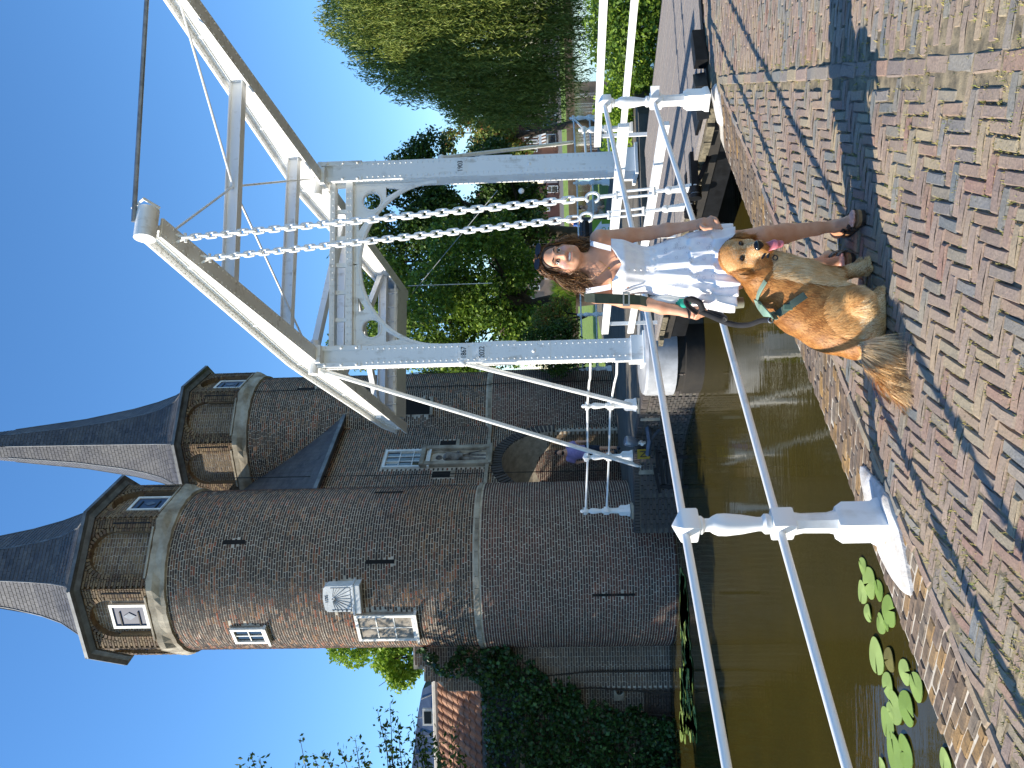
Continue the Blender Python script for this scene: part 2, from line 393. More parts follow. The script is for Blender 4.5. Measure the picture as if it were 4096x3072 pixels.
for P, ln, wd in ((P1, .40, .25), (P2, .3, .2), (P0, .4, .25)):
    b = MB(); ring = []
    for zz, k in ((-.1, 1.12), (.012, 1.0), (.028, .9), (.033, .5)):
        for i in range(28):
            a = 2*math.pi*i/28; c_, s_ = math.cos(a), math.sin(a); r = 1/(abs(c_)**1.3+abs(s_)**1.3)**(1/1.3)*(1+.05*math.sin(3*a+1))
            s__ = s_*r*wd*k+.06; t__ = c_*r*ln*k
            ring.append(P+KD*t__+KN*s__+V3(0, 0, (capz(max(s__, -.17)) if s__ > -.17 else 0)+zz-(.0 if P is P1 else .0)))
    fs = [(i*28+k, i*28+(k+1) % 28, (i+1)*28+(k+1) % 28, (i+1)*28+k) for i in range(3) for k in range(28)]+[tuple(84+k for k in range(28))]
    b.add(ring, fs); b.build('footing', 'white_concrete', fr, smooth=True)
# ================================================================ land beyond the canal
b = MB()
A_ = [V3(-3.25, 17.15, -.1), V3(-2.5, 17.08, -.1), V3(-1.75, 16.9, -.1), V3(-1.1, 16.35, -.1), V3(-.62, 15.55, -.1), V3(-.3, 14.9, -.1), V3(.12, 14.25, -.1), V3(.6, 14.2, -.1), V3(4.9, 14.8, -.14), V3(6.4, 16.6, -.2), V3(9, 30, -.5), V3(9, 55, -.7), V3(-40, 55, -.5), V3(-40, 19.6, -.5), V3(-7, 19.6, -.45), V3(-4.6, 19.2, -.4), V3(-3.3, 18.6, -.25)]
b.prism(A_, (0, 0, -3))
far_ab = tag(b.build('far_quay', 'dirt_path'), kind='structure')
b = MB(); b.prism([V3(x, y, z) for x, y, z in ((2, 23, -.33), (7.6, 23, -.33), (9.05, 55.1, -.66), (-8, 55.1, -.52))], (0, 0, .06)); tag(b.build('lawn', 'grass'), kind='structure')
b = MB(); b.prism([V3(-400, 73, -.68), V3(400, 73, -.68), V3(400, 77, -.34), V3(-400, 77, -.34)], (0, 0, -3)); tag(b.build('far_bank', 'grass'), kind='structure')
b = MB(); b.prism([V3(-400, 77, -.34), V3(400, 77, -.34), V3(900, 1700, -.3), V3(-900, 1700, -.3)], (0, 0, -3)); tag(b.build('far_street', 'asphalt'), kind='structure')
b = MB(); b.box((0, 72.9, -1.05), (800, .3, .76)); tag(b.build('far_bank_wall', flat('bank_brick', 'a08468', '7f684f', 1.5, .9)), kind='structure')
# ================================================================ the drawbridge
PLB = V3(.56, 14.62, -.1); PRB = V3(4.06, 15.1, -.1)
TX = nrm(PRB-PLB); TF = V3(TX[1], -TX[0], 0)             # across the bridge; front of the portal (towards the near quay)
AX = nrm(V3(-.292, .956, 0))                             # along the bridge, away from the near quay
ARM = nrm(V3(-.29, .95, -.11))
br = empty('drawbridge', PLB, 'white riveted steel drawbridge with portal, balance arms and chains over the canal', 'drawbridge')
flat('tarred_wood', '1d1b19', '2c2823', 4, .8, bump=.4)
flat('deck_grit', '8d8682', '7a7470', 30, .95, bump=.5, bsc=300)
flat('old_wood', '7d7460', '4e4839', 20, .9, bump=.6, bsc=60)
flat('dark_iron', '16171a', '24262a', 8, .5, .6)
flat('galvanised', 'a9adb0', '84888c', 10, .35, .8)
flat('black_print', '14161c', '1c1e24', 8, .5)
flat('lead_grey', '5f6a78', '4d5560', 8, .5, .3)
def rivets(pts, nrmv, r=.017, name='rivets', parent=None, mat='white_steel'):
    pts = np.asarray(pts); x, y, d = frame(nrmv); vs = []; fs = []; n = 6
    for i, p in enumerate(pts):
        o = len(vs)
        for rr, h in ((1, 0), (.8, .55), (.3, .85)):
            for k in range(n): a = 2*math.pi*k/n; vs.append(p+(x*math.cos(a)+y*math.sin(a))*r*rr+d*r*h)
        for j in range(2):
            for k in range(n): fs.append((o+j*n+k, o+j*n+(k+1) % n, o+(j+1)*n+(k+1) % n, o+(j+1)*n+k))
        fs.append(tuple(o+2*n+k for k in range(n)))
    b = MB(); b.v = [tuple(v) for v in vs]; b.f = fs; return tag(b.build(name, mat, parent, smooth=True, fix=False), kind='stuff')
from mathutils.geometry import tessellate_polygon
def plate(b, loops, o, X, Y, depth):
    # loops: outer + holes as 2d lists; o + x X + y Y ; extruded by depth vector
    o = np.asarray(o, float); flatp = [p for l in loops for p in l]; tris = tessellate_polygon([[Vector((p[0], p[1], 0)) for p in l] for l in loops]); n = len(flatp)
    vs = [o+X*p[0]+Y*p[1] for p in flatp]; vs = vs+[v+np.asarray(depth) for v in vs]; fs = [tuple(t) for t in tris]+[tuple(n+i for i in t)[::-1] for t in tris]; k = 0
    for l in loops:
        m_ = len(l)
        for i in range(m_): fs.append((k+i, k+(i+1) % m_, n+k+(i+1) % m_, n+k+i))
        k += m_
    b.add(vs, fs)
def circ(cx, cy, r, n=24): return [(cx+r*math.cos(2*math.pi*i/n), cy+r*math.sin(2*math.pi*i/n)) for i in range(n)]
PTOP = 5.84; Z = V3(0, 0, 1)
def text(name, body, loc, X, Y, size, mat, parent, ext=.003, font_scale=1.):
    c = bpy.data.curves.new(name, 'FONT'); c.body = body; c.size = size; c.extrude = ext; c.align_x = 'CENTER'; c.align_y = 'CENTER'
    o = bpy.data.objects.new(name+'_tmp', c); me = bpy.data.meshes.new_from_object(o); bpy.data.objects.remove(o)
    N = np.cross(X, Y); loc = np.asarray(loc, float)
    for v in me.vertices: v.co = Vector(loc+X*v.co.x*font_scale+Y*v.co.y+N*v.co.z)
    return link_mesh(name, me, mat, parent)
for B, plaques in ((PLB, (('1867', 3.26), ('2022', 2.93))), (PRB, (('1903', 3.28),))):
    b = MB(); ax = (TX, TF, Z); hz = (PTOP+.1)/2
    b.box(B+Z*hz, (.30, .30, PTOP+.1), ax)                                      # core web box
    for s in (-1, 1):
        b.box(B+Z*hz+TX*s*.155+TF*0, (.055, .40, PTOP+.1), ax, .004)             # side channels
    b.box(B+Z*(PTOP/2)+TF*.19, (.36, .022, PTOP-.3), ax)                         # front plate
    b.box(B+Z*(PTOP/2)-TF*.19, (.36, .022, PTOP-.3), ax)
    for s in (-1, 1):                                                            # head straps
        b.box(B+Z*(PTOP-.28)+TX*s*.155+TF*.208, (.085, .03, .84), ax, .006)
    b.box(B+Z*(PTOP+.09)+TF*0, (.40, .46, .05), ax, .01)
    b.box(B+Z*2.45+TF*.203, (.345, .012, 1.5), ax)                               # lap plate
    for s in (-1, 1): b.box(B+Z*2.62+TX*s*.168+TF*.196, (.06, .02, .62), ax)
    p_ = b.build('portal_post', 'white_steel', br)
    pts = [B+TF*.203+TX*s*.125+Z*z for s in (-1, 1) for z in np.arange(.25, PTOP-.75, .104) if not 1.65 < z < 3.25]
    pts += [B+TF*.21+TX*s*.125+Z*z for s in (-1, 1) for z in np.arange(1.72, 3.2, .104)]
    rivets(pts, TF, parent=p_)
    rivets([B-TX*.183+TF*s*.15+Z*z for s in (-1, 1) for z in np.arange(.25, PTOP-.1, .104)], -TX, parent=p_)
    rivets([B+TF*.224+TX*s*.155+Z*z for s in (-1, 1) for z in (PTOP-.62, PTOP-.34, PTOP-.04)], TF, .03, 'bolts', p_)
    rivets([B+TF*.205+Z*2.0], TF, .04, 'boss', p_)
    for txt, z in plaques:
        b = MB(); o = B+TF*.2095+Z*z
        def stad(w_, h_): 
            l = []
            for i in range(9): a = -math.pi/2+math.pi*i/8; l.append((w_/2-h_/2+math.cos(a)*h_/2, math.sin(a)*h_/2))
            for i in range(9): a = math.pi/2+math.pi*i/8; l.append((-w_/2+h_/2+math.cos(a)*h_/2, math.sin(a)*h_/2))
            return l
        plate(b, [stad(.30, .20)], o, TX, Z, TF*.012); plate(b, [[(-.1, -.125), (.1, -.125), (.1, .125), (-.1, .125)]], o, TX, Z, TF*.008); plate(b, [stad(.25, .155)], o+TF*.01, TX, Z, TF*.008)
        pq = b.build('year_plaque', 'white_steel', p_); text('year', txt, o+TF*.021, TX, Z, .135, 'black_print', p_, font_scale=.8)
    b = MB(); b.box(B+Z*.13, (.46, .5, .26), ax, .01); b.box(B+Z*.02, (.6, .62, .06), ax, .008); b.box(B+Z*.3-TX*.2+TF*.1, (.05, .2, .5), ax)
    b.build('shoe', 'white_steel', p_)
# lattice head beam and cast spandrels between the posts
W_ = float(np.linalg.norm(PRB-PLB)); xi = .18; b = MB(); mid = (PLB+PRB)/2
for z, h, dp in ((5.62, .10, .2), (5.30, .13, .24)):
    b.box(mid+Z*(z+.1), (W_-.35, dp, h), (TX, TF, Z), .006)
for i in range(7):
    x = -W_/2+.2+(W_-.4)*i/6; b.box(mid+TX*x+Z*5.56, (.10 if i in (0, 6) else .075, .05, .3), (TX, TF, Z))
hb = b.build('head_beam', 'white_steel', br)
rivets([mid+TX*x+TF*.125+Z*z for z in (5.70, 5.36, 5.42) for x in np.arange(-W_/2+.3, W_/2-.25, .13)], TF, .015, parent=hb)
for s in (-1, 1):
    hw = W_/2-.18; loop = []; oz = 5.34; cr_, sp = 5.2, 3.72
    loop += [(-.02, oz), (-hw, oz), (-hw, sp)]
    for i in range(1, 17):
        a = math.pi/2*i/16; loop.append((-hw*math.cos(a)*1., sp+(cr_-sp)*math.sin(a)))
    holes = [circ(-hw+.36, 4.99, .165)]
    tri = [(-hw+.1, 4.72), (-hw+.14, 4.45), (-hw+.3, 4.72)]
    tri2 = [(-hw+.68, 5.24), (-hw+.95, 5.24), (-hw+.72, 5.1)]
    b = MB(); X = TX*(-s); plate(b, [loop, holes[0], tri, tri2], mid+TF*-.03, X*-1*-1, Z, TF*.06)
    # raised rim along the arch and round the hole
    arc = [mid+X*(-hw*math.cos(math.pi/2*i/20))+Z*(sp+(cr_-sp)*math.sin(math.pi/2*i/20)) for i in range(21)]
    b.tube([p+Z*.03+X*.0 for p in arc], .05, 6); b.tube([mid+TF*.035+X*c[0]+Z*c[1] for c in circ(-hw+.36, 4.99, .185)], .018, 5, closed=True)
    for e in ((oz-.04, -hw+.03, -.05),): b.tube([mid+TF*.035+X*e[1]+Z*e[0], mid+TF*.035+X*e[2]+Z*e[0]], .014, 5)
    b.tube([mid+TF*.035+X*(-hw+.04)+Z*(oz-.05), mid+TF*.035+X*(-hw+.04)+Z*4.1], .014, 5)
    b.build('spandrel', 'white_steel', br, smooth=True)
# balance arms
AS = V3(-ARM[1], ARM[0], 0); AS = -nrm(V3(AS[0], AS[1], 0))  # to the right, square to the arm
AU = nrm(np.cross(AS, ARM)); AU = AU if AU[2] > 0 else -AU
arm0 = {0: atY(1636, 1282, 14.6), 1: atY(2338, 1299, 15.08)}
arms = []
def arm_h(t): return .56-.066*max(t, 0) if t >= 0 else .56-.04*(-t)     # t>0 towards the near quay
for k in (0, 1):
    P = arm0[k]; b = MB(); tl = [5.15-.5*i for i in range(22)]+[-5.5]
    lo = [P-ARM*t for t in tl]; hi = [P-ARM*t+AU*max(arm_h(t)-(.12 if t < -4.9 else 0), .2) for t in tl]
    n = len(tl); vs = []
    for s in (-.012, .012):
        vs += [p+AS*s for p in lo]+[p+AS*s for p in hi]
    fs = []
    for i in range(n-1):
        fs += [(i, i+1, n+i+1, n+i), (2*n+i, 3*n+i, 3*n+i+1, 2*n+i+1)]
    b.add(vs, fs)
    for line, hh in ((lo, -1), (hi, 1)):
        vs = []; 
        for p in line: vs += [p-AS*.13, p+AS*.13, p+AS*.13+AU*.035*hh, p-AS*.13+AU*.035*hh]
        fs = [(4*i+j, 4*i+(j+1) % 4, 4*i+4+(j+1) % 4, 4*i+4+j) for i in range(n-1) for j in range(4)]+[(0, 1, 2, 3), (4*n-4, 4*n-3, 4*n-2, 4*n-1)]
        b.add(vs, fs)
        vs = []                                                    # angle irons at the flange
        for p in line: vs += [p-AS*.035, p+AS*.035, p+AS*.035-AU*.07*hh, p-AS*.035-AU*.07*hh]
        b.add(vs, fs)
    for t in (5.05, 4.1, 1.9, -.1, -2.2, -5.3):                     # stiffeners and splice plates
        b.beam(P-ARM*t-AU*.0, P-ARM*t+AU*arm_h(t), .09, .05, ARM)
    a_ = b.build('balance_arm', 'white_steel', br); arms.append(a_)
    rv = []
    for i in range(83):
        t = 5.05-i*.125
        for s in (-.09, .09): rv.append(P-ARM*t+AU*arm_h(t)+AS*s-AU*.002)
    rivets(rv, -AU, .016, parent=a_)
    rivets([P-ARM*(5.05-i*.125)-AU*.036+AS*s for i in range(83) for s in (-.09, .09)], -AU, .016, parent=a_)
    rivets([P-ARM*t+AU*z-AS*.038 for i in range(83) for t in (5.05-i*.125,) for z in (.035, arm_h(5.05-i*.125)-.035)], -AS, .014, parent=a_)
    b = MB(); q = P-ARM*.15+AU*.06; b.tube([q-AS*.34, q+AS*.3], .085, 14); b.box(q-AU*.12, (.34, .3, .1), (AS, ARM, AU), .01); b.build('pivot', 'white_steel', a_, smooth=True)
    b = MB(); tip = P-ARM*5.27+AU*.1; b.tube([tip-AS*.2, tip+AS*.2], .13, 16)
    b.tube([tip+AS*.2+AU*.1, tip+AS*.24-ARM*-.0+AU*.22, tip+AS*.24-AU*.05-ARM*.18, tip+AS*.2-AU*.15], .02, 7); b.build('tip_roller', 'white_steel', a_, smooth=True)
L0, R0_ = arm0[0], arm0[1]
def xb(tl, tr, dz=.25): return L0-ARM*tl+AU*dz, R0_-ARM*tr+AU*dz
for (tl, tr, dz, hh) in ((3.05, 3.05, .19, .2), (1.0, .9, .22, .19), (-1.6, -1.6, .25, .2), (-4.2, -4.2, .2, .18)):
    a, c = xb(tl, tr, dz); b = MB(); d = nrm(c-a); a = a+d*.02; c = c-d*.02
    for s in (-1, 1): b.beam(a+AU*s*hh/2, c+AU*s*hh/2, .14, .014, AU)
    b.beam(a, c, .012, hh, AU); b.build('cross_beam', 'white_steel', br)
for (a, c) in ((L0-ARM*4.9+AU*.1, (xb(3.05, 3.05, .2)[0]+xb(3.05, 3.05, .2)[1])/2), (R0_-ARM*4.9+AU*.1, (xb(3.05, 3.05, .2)[0]+xb(3.05, 3.05, .2)[1])/2),
               (L0-ARM*.2+AU*.1, (xb(3.05, 3.05, .2)[0]+xb(3.05, 3.05, .2)[1])/2), (R0_-ARM*.2+AU*.1, (xb(3.05, 3.05, .2)[0]+xb(3.05, 3.05, .2)[1])/2)):
    b = MB(); b.tube([a, c], .018, 7); b.build('tie_rod', 'white_steel', br, smooth=True)
b = MB(); b.tube([L0-ARM*5.35+AU*.22, R0_-ARM*5.35+AU*.22], .03, 8); b.build('tip_bar', 'galvanised', br, smooth=True)
for a, c in ((xb(-1.6, -1.6)[0], xb(-4.2, -4.2)[1]), (xb(-1.6, -1.6)[1], xb(-4.2, -4.2)[0]), (xb(-.2, -.2)[0], xb(-1.6, -1.6)[1])):
    b = MB(); b.beam(a, c, .16, .12, AU); b.build('brace', 'white_steel', br)
b = MB(); a, c = xb(-4.9, -4.9, .13); d = nrm(c-a); b.beam(a+d*.15, c-d*.15, .8, .38, AU)
for i in range(9): p = a+(c-a)*(i+1)/10; b.beam(p-ARM*.43-AU*.2, p-ARM*.43+AU*.2, .06, .03, AS)
b.beam(a-ARM*.42+AU*.06, c-ARM*.42+AU*.06, .05, .05); b.beam(a-ARM*.42-AU*.14, c-ARM*.42-AU*.14, .05, .05); b.build('counterweight', 'white_steel', br)
# stays
def stay(a, c, r=.045):
    b = MB(); b.tube([a, c], r, 10); b.sphere(a, r*1.8, 10); b.build('stay', 'white_steel', br, smooth=True)
stay(atY(1588, 1290, 14.55), atY(1205, 2568, 16.95)); stay(atY(1622, 1850, 14.45), atY(1437, 2584, 15.75)); stay(atY(2440, 1765, 15.2), atY(2503, 2290, 18.6), .04)
b = MB(); b.tube([atY(2310, 1990, 15.0), atY(1900, 1650, 19.5)], .008, 5); b.build('control_cable', 'galvanised', br)
b = MB(); b.sphere(atY(2308, 2085, 15.0), .055, 10); b.build('globe_lamp', 'white_paint', br, smooth=True)
# deck
def dz(t): return 0.0-.032*t                                    # falls a little away from the quay, t along AX from the near end
DL = DK0+DKE*.0; DW = 3.55; DLEN = 6.15; DA = nrm(V3(-.345, .938, 0))
def dp(s, t, z=0.): return DL+DKE*s+DA*t+Z*(dz(t)+z)
dk = MB(); dk.prism([dp(.05, .05, -.1), dp(DW-.05, .05, -.1), dp(DW-.05, DLEN, -.1), dp(.05, DLEN, -.1)], (0, 0, -.16)); deck = dk.build('deck_frame', 'tarred_wood', br)
npk = 26
for i in range(npk):
    a, c = DW*i/npk+.009, DW*(i+1)/npk-.009; b = MB(); z = rnd.uniform(-.003, .003); e = rnd.uniform(0, .03)
    b.prism([dp(a, .02+e, z), dp(c, .02+e, z), dp(c, DLEN-.02, z), dp(a, DLEN-.02, z)], (0, 0, -.04)); b.build('deck_plank', 'deck_grit', deck)
for i in range(24):                                             # transverse bearers, rough ends showing along the edge
    t0 = .1+i*.252; b = MB(); e = rnd.uniform(-.06, .06)-.03
    b.prism([dp(e, t0, -.045), dp(DW+.05, t0, -.045), dp(DW+.05, t0+.235, -.045), dp(e+rnd.uniform(-.02, .02), t0+.235, -.045)], (0, 0, -.075)); b.build('bearer', 'old_wood', deck)
b = MB(); b.beam(dp(.16, .0, -.3), dp(.16, DLEN, -.36), .16, .3); b.beam(dp(DW-.16, 0, -.3), dp(DW-.16, DLEN, -.36), .16, .3); b.build('girder', 'dark_iron', deck)
for s0, ends in ((.1, (.5, 5.95)), (DW-.1, (-.2, 5.8))):         # timber guard rails on both sides of the deck
    for z, hh in ((.80, .115), (.37, .105)):
        b = MB(); b.beam(dp(s0, ends[0], z), dp(s0, ends[1], z+.06), .055, hh, (0, 0, 1), .006); b.build('guard_rail', 'white_paint', deck)
    for t in ((-.15, 5.6) if s0 > 1 else (2.9, 5.7)):
        b = MB(); b.beam(dp(s0+.05, t, -.02), dp(s0+.05, t, .86), .045, .06); b.build('guard_post', 'white_paint', deck)
# near corner: lifting pads and bumpers
b = MB(); b.beam(dp(-.02, .35, .03), dp(.45, .42, .05), .4, .03); b.beam(dp(.02, .25, .02), dp(.12, -.12, .08), .2, .12); b.beam(dp(.3, -.1, .06), dp(.7, -.02, .06), .12, .12); b.build('hinge_plate', 'dark_iron', deck)
b = MB(); b.beam(dp(.0, -.02, -.02), dp(DW, -.02, -.02), .1, .06); b.build('edge_strip', 'dark_iron', deck)
# chains
def link_me():
    b = MB(); pts = []
    for i in range(16):
        a = 2*math.pi*i/16; pts.append(V3(.026*math.cos(a), 0, (.042 if math.sin(a) > 0 else -.042)*min(1, abs(math.sin(a))*3)+.026*math.sin(a)))
    b.tube(pts, .0125, 6, closed=True); me = bpy.data.meshes.new('link'); me.from_pydata(b.v, [], b.f)
    me.polygons.foreach_set('use_smooth', [True]*len(me.polygons)); me.materials.append(MATS['white_paint']); return me
LINK = link_me()
def chain(top, bot, vlast, parent_name='chain', foot=True, nmax=99):
    top = np.asarray(top, float); bot = np.asarray(bot, float); d = nrm(bot-top); Ltot = np.linalg.norm(bot-top); x, y, dd = frame(d, (0, 1, 0))
    b = MB(); b.tube([top+x*.05, top+d*.02+x*.04, top+d*.09+x*.02, top+d*.12, top+d*.09-x*.02, top+d*.02-x*.04, top-x*.05], .016, 7); b.tube([top+d*.13-x*.06, top+d*.13+x*.06], .02, 8)
    c = b.build('chain', 'white_paint', br, smooth=True)
    n = int(min(vlast*Ltot/.108, nmax)); base = wloc(c)
    for i in range(n):
        o = bpy.data.objects.new('chain_link', LINK); COL.objects.link(o); o.parent = c
        X, Y = (x, y) if i % 2 else (y, -x); M = Matrix((X*1.25, Y*1.25, d*1.15)).transposed().to_4x4(); M.translation = Vector(top+d*(.17+i*.108)); o.matrix_local = M
    e = top+d*(.17+n*.108)
    if foot:
        b = MB(); ring = [e+d*(.06+.075*math.sin(a))+x*.055*math.cos(a) for a in np.arange(.3, 5.6, .35)]; b.tube(ring, .018, 7)
        q = e+d*.15; b.tube([q, q+d*.2], .022, 7)
        for s in (-1, 1): b.tube([q+d*.2+x*s*.035, q+d*.6+x*s*.035], .016, 6)
        b.tube([q+d*.18-x*.05, q+d*.18+x*.05], .022, 6); b.tube([q+d*.6-x*.05, q+d*.6+x*.05], .026, 6); b.tube([q+d*.6, bot-d*.05], .022, 7); b.sphere(bot-d*.28, .05, 8)
        b.build('turnbuckle', 'white_paint', c, smooth=True)
        b = MB(); b.tube([bot-TX*.07, bot-TX*.0], .075, 14); b.tube([bot-TX*.13, bot-TX*.085], .075, 14); b.build('roller', 'dark_iron', c, smooth=True)
        b = MB(); b.tube([bot-TX*.1, bot+TX*.02], .055, 12); b.tube([bot-d*.3, bot], [.035, .055], 8); b.build('bearing', 'white_paint', c, smooth=True)
        b = MB(); b.beam(bot, bot+TX*.4, .1, .08); b.beam(bot+TX*.08-Z*.05, bot+TX*.4-Z*.2, .1, .05); b.build('bracket', 'dark_iron', c)
    return c
cA = chain(L0-ARM*4.85-AU*.04, atY(2322, 2778, 9.0), .79); cB = chain(L0-ARM*4.25-AU*.04, atY(2247, 2760, 9.55), .785)
tC = R0_-ARM*4.85-AU*.04; cC = chain(tC, tC+(atY(2322, 2778, 9.0)-(L0-ARM*4.85-AU*.04)), .79)
# rear chains hanging from the counterweight
b = MB(); p = R0_+ARM*4.9-AU*.2; b.tube([p, p-Z*2.1], .012, 5); b.build('hand_chain', 'galvanised', br)
# pier under the left post
b = MB(); b.lathe(V3(PLB[0]-.05, PLB[1]+.25, -2), [(.78, 0), (.78, 1.22), (.74, 1.24), (.74, 1.9)], 24); pier = tag(b.build('bridge_pier', 'tarred_wood', None, smooth=True), kind='structure')
b = MB(); b.lathe(V3(PLB[0]-.05, PLB[1]+.25, -.62), [(.80, 0), (.80, .5), (.76, .54)], 24); b.build('steel_jacket', flat('jacket_paint', 'b9bcc0', '9a9da1', 4, .35), pier, smooth=True)
b = MB(); b.box((PRB[0]+.1, PRB[1]+.5, -1.2), (1.6, 1.2, 2), (TX, TF, Z)); tag(b.build('bridge_pier_right', 'tarred_wood'), kind='structure')
# ================================================================ the old brick city gate
flat('mortar_joint', 'c8bfae', 'a49a8a', 5, .95, bump=.3, bsc=80)
pieces('brick_upper', [(0, '3a2e28'), (.3, '46362d'), (.5, '624534'), (.62, '352c28'), (.75, '7a5438'), (.85, '8f6a46'), (.93, '9a5234'), (1, '4a3a30')], nsc=.7, dirt='2c2826', dirt_amt=.55, bump=.5)
pieces('brick_lower', [(0, '5e3a32'), (.3, '6c4036'), (.5, '4c3430'), (.7, '7a4636'), (.85, '423432'), (1, '684438')], nsc=.8, dirt='342c2a', dirt_amt=.5, bump=.5)
pieces('brick_pale', [(0, '8a7454'), (.25, '6a5a48'), (.5, '9a8260'), (.7, '7c6048'), (.85, '5a4a3e'), (1, '8f7a5c')], nsc=1.2, dirt='4a4236', dirt_amt=.45, bump=.5)
pieces('brick_dark', [(0, '4f4a48'), (.4, '5c5450'), (.7, '443f3e'), (1, '645a52')], nsc=1.2, dirt='3a3c38', dirt_amt=.5, bump=.5)
pieces('slate', [(0, '4a4b4e'), (.3, '56565a'), (.6, '424347'), (.85, '606062'), (1, '4c4d52')], nsc=1.5, dirt='6e6c66', dirt_amt=.3, rough=.5, bump=.3, bsc=25)
flat('sandstone', 'b3ab99', '7e7565', 2.2, .9, bump=.5, bsc=14)
flat('lead', '6d7378', '4c5054', 4, .55, .2)
flat('window_white', 'e3e3de', 'cfcfc8', 4, .5)
flat('shutter_blue', '1d2c46', '243452', 4, .4)
flat('iron_black', '181818', '242220', 8, .6, .4)
t = NT('glass'); t.done('2a3238', .06, 0, .8)
flat('dark_hollow', '141210', '1c1916', 4, .95)
CLc = atY(822, 2210, 20.0); CLc[2] = 0; CRc = atY(1342, 2200, 25.2); CRc[2] = 0; TR = 1.97
gate = empty('city_gate', V3(-3, 22, -.5), 'medieval brick city gate with two round towers and slate spires beside the canal', 'city gate')
def cyl(U, V, C, r=TR):
    d = ray(U, V); p = CAM-C; a = d[0]**2+d[1]**2; bq = 2*(p[0]*d[0]+p[1]*d[1]); c = p[0]**2+p[1]**2-r*r
    k = (-bq-math.sqrt(max(bq*bq-4*a*c, 0)))/(2*a); q = CAM+d*k; th = math.atan2(q[0]-C[0], -(q[1]-C[1])); return th, q[2], q
def thv(th): return V3(math.sin(th), -math.cos(th), 0), V3(math.cos(th), math.sin(th), 0)     # outward, tangent (to the viewer's right)
ZB = 3.39; ZC = 10.62; ZO0 = 10.95; ZO1 = 12.55
